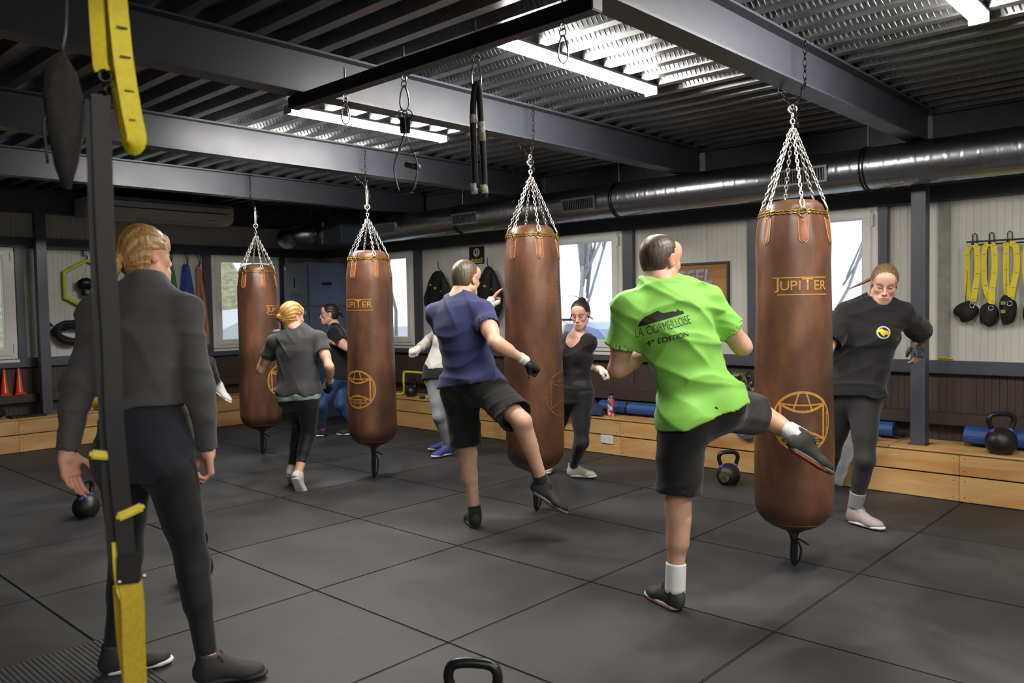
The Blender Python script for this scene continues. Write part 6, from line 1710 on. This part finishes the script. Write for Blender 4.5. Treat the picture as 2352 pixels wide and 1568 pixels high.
# ------------------------------------------------------------------ the nine people
C_BLACK = cloth_mat('black_jersey', (24, 24, 26)); C_LEG = cloth_mat('black_leggings', (20, 20, 23), rough=.7)
C_SOCK = cloth_mat('white_sock', (222, 222, 220)); C_DSOCK = cloth_mat('dark_sock', (34, 34, 36)); C_WRAP = cloth_mat('white_hand_wrap', (216, 214, 208), amt=.1)
S_WHITE = mat('white_trainer', (212, 210, 204), rough=.6, amt=.08, scale=30); S_SOLE = mat('white_sole', (224, 223, 220), rough=.5, amt=.05)
S_DARK = mat('charcoal_trainer', (44, 44, 46), rough=.7, amt=.15, scale=30); S_BSOLE = mat('grey_sole', (110, 110, 108), rough=.6); S_RED = mat('orange_red_sole', (214, 82, 52), rough=.5)
S_OLIVE = mat('olive_trainer', (56, 58, 50), rough=.7, amt=.2, scale=24); S_BLUE = mat('blue_trainer', (46, 76, 132), rough=.6, amt=.2, scale=24, rgb2=(60, 52, 130)); S_BEIGE = mat('pale_stone_trainer', (196, 192, 182), rough=.7, amt=.06, scale=60)
S_PINK = mat('dusty_pink_trainer', (168, 152, 152), rough=.7, amt=.06, scale=60); S_LACE = mat('pale_laces', (196, 190, 186), rough=.8); S_DLACE = mat('dark_laces', (40, 40, 42), rough=.8)
G_BLACK = mat('black_glove_cloth', (26, 26, 28), rough=.6, amt=.15); G_GREY = mat('grey_glove', (120, 122, 126), rough=.6, amt=.35, scale=40, rgb2=(36, 36, 40)); G_WHITE = mat('white_glove', (214, 212, 206), rough=.55, amt=.08); G_RED = mat('dark_red_trim', (130, 30, 34), rough=.6)
FIST = (1.25, 1.3, 1.3, 1.3)

# man in the lime shirt
def lime_print(o):
    b = o['b']; art_m = mat('print_black', (30, 34, 26), rough=.8)
    a = math.radians(10.5); rr = b.rc*math.cos(a)+b.uc*math.sin(a); uu = b.uc*math.cos(a)-b.rc*math.sin(a)
    O_ = b.S(.665, -.1, -.095)
    def scaled(t, w, dy, bold=0.0, dx=0.0, sy=1.0):
        V, F = text_mesh(t, 1.0, 0, bold); xs = [p[0] for p in V]; k = w/(max(xs)-min(xs)); return [(x*k+dx, y*k*sy+dy) for x, y in V], F
    print_on(o, 'shirt', scaled('LA CORMEILLOISE', .235, .0, -.012, 0, 2.0), O_, rr, uu, art_m, 'lettering')
    print_on(o, 'shirt', scaled('4\u1d49 \u00c9DITION', .17, -.058, .012), O_, rr, uu, art_m, 'lettering')
    sk = [(-.105, .028), (.10, .034), (.10, .046), (.085, .050), (.078, .062), (.068, .052), (.05, .058), (.035, .052), (.02, .050), (.012, .060), (-.002, .052), (-.012, .078), (-.020, .060), (-.04, .052), (-.06, .050), (-.072, .066), (-.078, .052), (-.095, .050)]
    print_on(o, 'shirt', (sk, [tuple(range(len(sk)))]), O_, rr, uu, art_m, 'skyline_print', step=.012)
person('man in lime green t-shirt and black shorts kicking the largest punching bag', POSE['lime'], 1.76, True, (204, 158, 132), (.78, -.06, .62), (.02, .0),
    h_short((88, 72, 58), (56, 44, 36), (0, -.035, .140)),
    [g_top(cloth_mat('lime_sports_cloth', (134, 198, 84), rough=.6, sheen=.1), hem=-.10, sleeve=.62, sr=(.074, .078), amp=.013, freq=46, seed=11, dirs=(.15, -.25, 1), cover=.040, lab='lime green t-shirt with printed back'), lime_print],
    [g_shorts(C_BLACK, .80, (.112, .106), .006, 21, lab='loose black shorts'), g_tube('sock', C_SOCK, ('knee_l', 'ankle_l', .66), ('knee_l', 'ankle_l', 1.02), .046, .046, 'white crew sock'), g_tube('sock', C_SOCK, ('knee_r', 'ankle_r', .66), ('knee_r', 'ankle_r', 1.02), .046, .046, 'white crew sock'), g_glove('r', G_BLACK, G_BLACK), g_glove('l', G_BLACK, G_BLACK)],
    dict(l=dict(n=(.8, 0, -.5), t=(0, 1, .2), curl=FIST), r=dict(n=(-.8, 0, -.3), t=(0, .8, -.4), curl=FIST)),
    dict(l=dict(td=camv(-.42, 0, .9), shoe=(S_OLIVE, S_SOLE, 'olive trainer with white and orange sole', S_DLACE, S_RED)), r=dict(td=camv(.84, -.54, .05), up=camv(.52, .82, .1), shoe=(S_OLIVE, S_BSOLE, 'olive trainer, kicking foot', S_DLACE, S_RED))), beard=.5)

# man in the navy shirt
person('man in navy t-shirt and black shorts swinging his leg beside the second bag', POSE['navy'], 1.76, True, (206, 164, 140), (.55, -.14, .82), (.03, .0),
    h_short((112, 98, 80), (66, 58, 48)),
    [g_top(cloth_mat('navy_cotton', (50, 54, 98)), hem=-.05, sleeve=.50, sr=(.068, .072), amp=.013, freq=50, seed=31, cover=.040, lab='navy blue t-shirt')],
    [g_shorts(C_BLACK, .86, (.110, .106), .006, 22, lab='loose black shorts'), g_tube('sock', C_DSOCK, ('knee_l', 'ankle_l', .86), ('knee_l', 'ankle_l', 1.05), .043, .045), g_tube('sock', C_DSOCK, ('knee_r', 'ankle_r', .86), ('knee_r', 'ankle_r', 1.05), .043, .045),
     g_glove('r', G_BLACK, G_WHITE, .110, lab='black training glove with white wrist strap'), g_glove('l', G_WHITE, G_WHITE, .10)],
    dict(r=dict(n=(-.1, -.85, .4), t=(.1, .45, -.9), curl=FIST), l=dict(d=(.55, .8, .1), n=(.75, -.55, .2), t=(.2, -.3, -1), curl=(.12, 1.2, 1.25, 1.25), th=.1)),
    dict(l=dict(td=camv(-.25, 0, 1), shoe=(S_DARK, S_BSOLE, 'dark grey trainer', S_DLACE, S_DARK)), r=dict(td=camv(.80, -.52, -.15), up=camv(.5, .82, 0), shoe=(S_DARK, S_BSOLE, 'dark grey trainer, swinging foot', S_DLACE, S_DARK))))

# woman in the grey jacket, back to the camera
person('blonde woman in charcoal jacket and black leggings standing with her back to the camera', POSE['jacket'], 1.72, False, (214, 160, 138), (.52, .02, .86), (-.03, .0),
    h_bun((186, 148, 92), (128, 92, 48), [(-.012, -.142, -.036)], (.036, .036, .048), tail=[((-.012, -.142, -.03), (-.014, -.155, -.085), .036, .024)], g=.010),
    [g_top(cloth_mat('midnight_vest', (34, 36, 46)), st=((-.24, .176, .132), (.0, .172, .126), (.13, .160, .112), (.36, .130, .098), (.60, .148, .108)), hem=-.235, sleeve=0, amp=.006, freq=85, seed=41, dirs=(0, 0, 1), name='vest', lab='dark navy vest below the jacket', bust=False, neck_t=1.2),
     g_top(cloth_mat('charcoal_fleece', (74, 74, 76), amt=.04), st=((.10, .164, .122), (.25, .150, .112), (.45, .150, .112), (.64, .166, .120), (.84, .168, .104), (.97, .088, .080)), hem=.235, sleeve=1, sr=(.060, .054), amp=.009, freq=48, seed=42, name='jacket', wristf=(.97, .038), collar=.055, neck_t=.965, lab='charcoal zip jacket')],
    [g_legs(C_LEG, .93, .004, .24, lab='black leggings')],
    dict(l=dict(d=(.12, -1, .06), n=(.85, 0, -.45), t=(.5, 0, .85), curl=(.30, .34, .40, .46), th=.25), r=dict(d=(.02, -1, .1), n=(-.75, 0, -.4), t=(-.3, 0, .9), curl=(.8, .9, .95, 1.0), th=.6)),
    dict(l=dict(td=camv(.88, 0, .48), shoe=(S_DARK, S_SOLE, 'black running shoe with white sole', S_DLACE)), r=dict(td=camv(.85, 0, .25), shoe=(S_DARK, S_DARK, 'black running shoe', S_DLACE))))

# blonde woman in grey t-shirt
person('blonde woman in dark grey t-shirt stepping towards the farthest bag', POSE['grey'], 1.62, False, (222, 172, 148), (.62, -.05, .78), (.05, .02),
    h_bun((206, 164, 92), (150, 108, 52), [(-.028, -.118, -.012)], (.032, .028, .030), tail=[((0, -.07, -.04), (.01, -.06, -.10), .05, .03)], g=.014, strand=.0022),
    [g_top(cloth_mat('mint_vest', (176, 206, 192)), st=((-.24, .176, .134), (.0, .176, .130), (.2, .150, .110)), hem=-.20, sleeve=0, amp=.003, freq=70, seed=51, name='vest', bust=False, neck_t=1.4, lab='pale mint vest hem'),
     g_top(cloth_mat('charcoal_cotton', (60, 60, 62)), st=((-.22, .190, .146), (.0, .190, .142), (.22, .172, .124), (.42, .164, .120), (.62, .172, .126), (.83, .168, .104), (.97, .082, .074)), hem=-.11, sleeve=.52, sr=(.064, .068), amp=.011, freq=50, seed=52, lab='dark grey t-shirt')],
    [g_legs(cloth_mat('graphite_leggings', (38, 38, 40), rough=.6), .90, .005, .2, lab='graphite leggings'), g_glove('r', G_BLACK, G_GREY, lab='black glove'), g_glove('l', G_GREY, G_BLACK, lab='grey and black glove')],
    dict(r=dict(n=(-.7, 0, .4), t=(.2, .1, .9), curl=FIST), l=dict(n=(.6, .2, .4), t=(.4, .3, .7), curl=(.9, 1, 1, 1))),
    dict(r=dict(td=camv(.18, -.86, .45), up=camv(.05, .46, .88), shoe=(S_WHITE, S_SOLE, 'white trainer tipped on its toe', S_LACE)), l=dict(td=camv(-.05, -.6, .75), up=camv(0, .78, .62), shoe=(S_WHITE, S_SOLE, 'white trainer', S_LACE))), hb=.0075)

# dark-haired woman watching in profile
person('dark-haired woman in black t-shirt and blue leggings seen in profile by the foam boxes', POSE['watch'], 1.66, False, (214, 166, 146), (-.96, -.06, -.20), (.0, .0),
    h_bun((48, 36, 32), (26, 20, 18), [(0, -.128, .02)], (.030, .028, .034), tail=[((0, -.13, .02), (0, -.155, -.03), .024, .016)], g=.009, band=(150, 160, 190)),
    [g_top(C_BLACK, hem=-.2, sleeve=.6, sr=(.060, .064), amp=.006, seed=61, lab='black t-shirt')],
    [g_legs(cloth_mat('blue_leggings', (34, 66, 110), rough=.6), .9, .005, .2, lab='blue leggings'), g_tube('wristwatch', mat('silver_watch', (180, 184, 190), rough=.3, metal=.6), ('elbow_l', 'wrist_l', .86), ('elbow_l', 'wrist_l', .97), .031, .031)],
    dict(l=dict(n=(.2, 0, .9), t=(0, 1, 0), curl=FIST), r=dict(n=(.2, 0, -.9), t=(0, 1, 0), curl=FIST)),
    dict(l=dict(td=camv(-1, 0, -.1), shoe=(S_DARK, S_SOLE, 'dark trainer with white sole', S_DLACE)), r=dict(td=camv(-1, 0, .1), shoe=(S_DARK, S_SOLE, 'dark trainer', S_DLACE))), hb=.0078, brow=(.16, .12, .10), open_eye=True)

# woman with wrapped fists mostly behind the navy shirt
person('woman with white wrapped fist and grey leggings half hidden behind the man in navy', POSE['wrap'], 1.64, False, (216, 170, 150), (-.75, -.2, -.62), (.0, .0),
    h_bun((92, 70, 52), (56, 42, 32), [(0, -.12, .01)], (.030, .030, .034), g=.010),
    [g_top(C_BLACK, hem=-.16, sleeve=0, amp=.002, seed=70, name='undershirt', bust=False, neck_t=1.3, st=((-.22, .172, .128), (.0, .172, .124), (.2, .140, .102))),
     g_top(cloth_mat('pale_grey_fleece', (192, 190, 184)), st=((-.1, .180, .138), (.1, .178, .134), (.3, .160, .120), (.62, .164, .124), (.83, .162, .102), (.97, .082, .074)), hem=.04, sleeve=1, sr=(.058, .054), wristf=(.95, .044), amp=.009, freq=45, seed=71, lab='pale grey sweatshirt')],
    [g_legs(cloth_mat('heather_grey_leggings', (140, 142, 148), rough=.8, amt=.1), .92, .005, .2, lab='heather grey leggings'), g_glove('r', C_WRAP, C_WRAP, .125, .006, lab='white hand wrap'), g_glove('l', C_WRAP, C_WRAP, .125, .006, lab='white hand wrap')],
    dict(r=dict(d=(-.9, -.35, -.2), n=(0, -.85, .5), t=(-.1, .2, -.9), curl=FIST), l=dict(n=(.3, 0, .8), t=(0, 1, 0), curl=FIST)),
    dict(r=dict(td=camv(-.72, 0, -.68), shoe=(S_BLUE, S_SOLE, 'blue running shoe with white sole', S_LACE)), l=dict(td=camv(-.97, 0, -.2), shoe=(S_BLUE, S_SOLE, 'blue running shoe with white sole', S_LACE))), hb=.0075)

# woman in the black tank top
person('dark-haired woman in black tank top with white gloves, glancing down beside the second bag', POSE['tank'], 1.58, False, (218, 170, 148), (-.36, -.30, -.88), (.04, .06),
    h_bun((52, 36, 32), (26, 18, 16), [(.0, -.085, .105)], (.036, .030, .030), g=.009, loose=[(((.02, -.09, .12), (.05, -.07, .15), (.10, -.03, .165)), .003), (((.07, .03, .02), (.085, .03, -.03), (.09, .05, -.06)), .006), (((-.07, -.02, -.02), (-.10, -.03, -.05), (-.12, -.02, -.05)), .006)]),
    [g_top(C_BLACK, hem=-.24, sleeve=.14, sr=(.052, .050), st=((-.30, .176, .132), (.0, .172, .128), (.2, .146, .106), (.42, .134, .102), (.62, .146, .112), (.80, .135, .092), (.92, .095, .070)), amp=.008, freq=55, seed=81, neck_r=.075, neck_t=.955, deep=.085, name='tank_top', lab='black tank top')],
    [g_legs(cloth_mat('charcoal_leggings', (38, 38, 41), rough=.6), .90, .005, .2, lab='charcoal leggings'), g_glove('l', G_WHITE, G_WHITE, .105, .006, lab='white glove with red trim'), g_glove('r', G_WHITE, G_RED, .105, .006, lab='white glove with red trim'),
     g_tube('glove_trim', G_RED, ('elbow_l', 'wrist_l', .76), ('elbow_l', 'wrist_l', .81), .0345, .0345)],
    dict(l=dict(d=(.75, -.45, -.4), n=(-.45, -.8, -.2), t=(.1, .1, -1), curl=(1.0, 1.1, 1.15, 1.2), th=.7), r=dict(n=(.5, 0, .7), t=(.2, .3, .8), curl=FIST)),
    dict(l=dict(td=camv(.96, 0, -.28), shoe=(S_BEIGE, S_SOLE, 'pale stone trainer', S_LACE)), r=dict(td=camv(-.2, 0, -.95), shoe=(S_BEIGE, S_SOLE, 'pale stone trainer', S_LACE))), brow=(.18, .13, .11))

# woman in the black t-shirt
def crest(o):
    b = o['b']; O_ = b.S(.63, .1, -.088)
    circ = lambda r: ([(r*math.cos(2*PI*i/28), r*math.sin(2*PI*i/28)) for i in range(28)], [tuple(range(28))])
    V, F = stroke2d([(.036*math.cos(2*PI*i/32), .036*math.sin(2*PI*i/32)) for i in range(33)], .009)
    print_on(o, 'shirt', (V, F), O_, -b.rc, b.uc, mat('crest_white', (186, 190, 192), rough=.7), 'crest_ring', step=.01)
    yl = [(-.040, .010), (-.010, .026), (.004, .014), (.020, .012), (.040, -.002), (.036, -.018), (.012, -.012), (.0, -.026), (-.014, -.012), (-.022, .004), (-.040, -.004)]
    print_on(o, 'shirt', (yl, [tuple(range(len(yl)))]), O_, -b.rc, b.uc, mat('crest_yellow', (224, 190, 44), rough=.7), 'crest_emblem', off=.0025, step=.008)
person('fair-haired woman in black t-shirt with yellow crest leaning beside the largest bag', POSE['black'], 1.70, False, (222, 176, 156), (-.34, -.36, -.87), (.12, .05),
    h_bun((138, 108, 74), (92, 70, 46), [(.01, -.115, .03)], (.026, .024, .026), g=.009, band=None, loose=[(((-.01, -.12, .03), (.05, -.13, .0), (.13, -.12, -.05), (.20, -.10, -.085)), .018), (((.074, .04, .0), (.082, .045, -.04), (.08, .05, -.075)), .004)]),
    [g_top(C_BLACK, st=((-.24, .196, .150), (.0, .190, .146), (.22, .176, .132), (.45, .172, .126), (.64, .178, .134), (.84, .176, .110), (.97, .088, .080)), hem=-.08, sleeve=.86, sr=(.070, .080), amp=.013, freq=46, seed=91, lab='oversized black t-shirt'), crest],
    [g_legs(cloth_mat('asphalt_leggings', (44, 44, 46), rough=.7), .66, .005, .2, lab='dark grey leggings'), g_tube('leg_warmer', cloth_mat('grey_rib', (150, 150, 152)), ('knee_l', 'ankle_l', .62), ('knee_l', 'ankle_l', .93), .050, .043, 'grey ribbed legging cuff'), g_tube('leg_warmer', MATS['grey_rib'], ('knee_r', 'ankle_r', .62), ('knee_r', 'ankle_r', .93), .050, .043),
     g_glove('l', G_GREY, None, .10, lab='grey and black fingerless glove'), g_glove('r', G_GREY, None, .10)],
    dict(l=dict(d=(-.12, -1, -.1), n=(-.25, .05, .95), t=(-.95, 0, -.2), curl=(.55, .6, .65, .7), th=.4, sp=.12), r=dict(n=(.6, 0, .5), t=(.2, .8, .1), curl=FIST)),
    dict(l=dict(td=camv(.50, 0, -.87), shoe=(S_PINK, S_SOLE, 'dusty pink trainer', S_LACE, S_DARK)), r=dict(td=camv(-.2, 0, -.95), shoe=(S_PINK, S_SOLE, 'dusty pink trainer', S_LACE))), brow=(.42, .32, .25))

# the kicker hidden behind the jacket woman
person('person in black behind the jacket woman, kicking towards the farthest bag in white socks', POSE['hidden'], 1.66, False, (216, 170, 150), (.9, 0, .42), (.0, .0),
    h_bun((84, 62, 46), (50, 38, 28), [(0, -.12, .0)], (.030, .030, .034), g=.010),
    [g_top(C_BLACK, hem=-.12, sleeve=.6, seed=99, lab='black t-shirt')],
    [g_legs(cloth_mat('ink_leggings', (32, 33, 38), rough=.7), .82, .006, .2, lab='dark leggings'), g_glove('r', C_WRAP, C_WRAP, .15, .008, lab='white hand wrap'), g_glove('l', C_WRAP, C_WRAP, .15, .008)],
    dict(r=dict(d=(.35, .9, .1), n=(.8, -.3, .3), t=(-.2, .2, -.9), curl=FIST), l=dict(n=(.5, 0, -.5), t=(0, 1, 0), curl=FIST)),
    dict(r=dict(td=camv(.74, -.62, .1), up=camv(.6, .76, 0), shoe=(C_SOCK, C_SOCK, 'white sock foot, kicking')), l=dict(td=camv(.9, 0, .42), shoe=(C_SOCK, C_SOCK, 'white sock foot'))), hb=.0078)
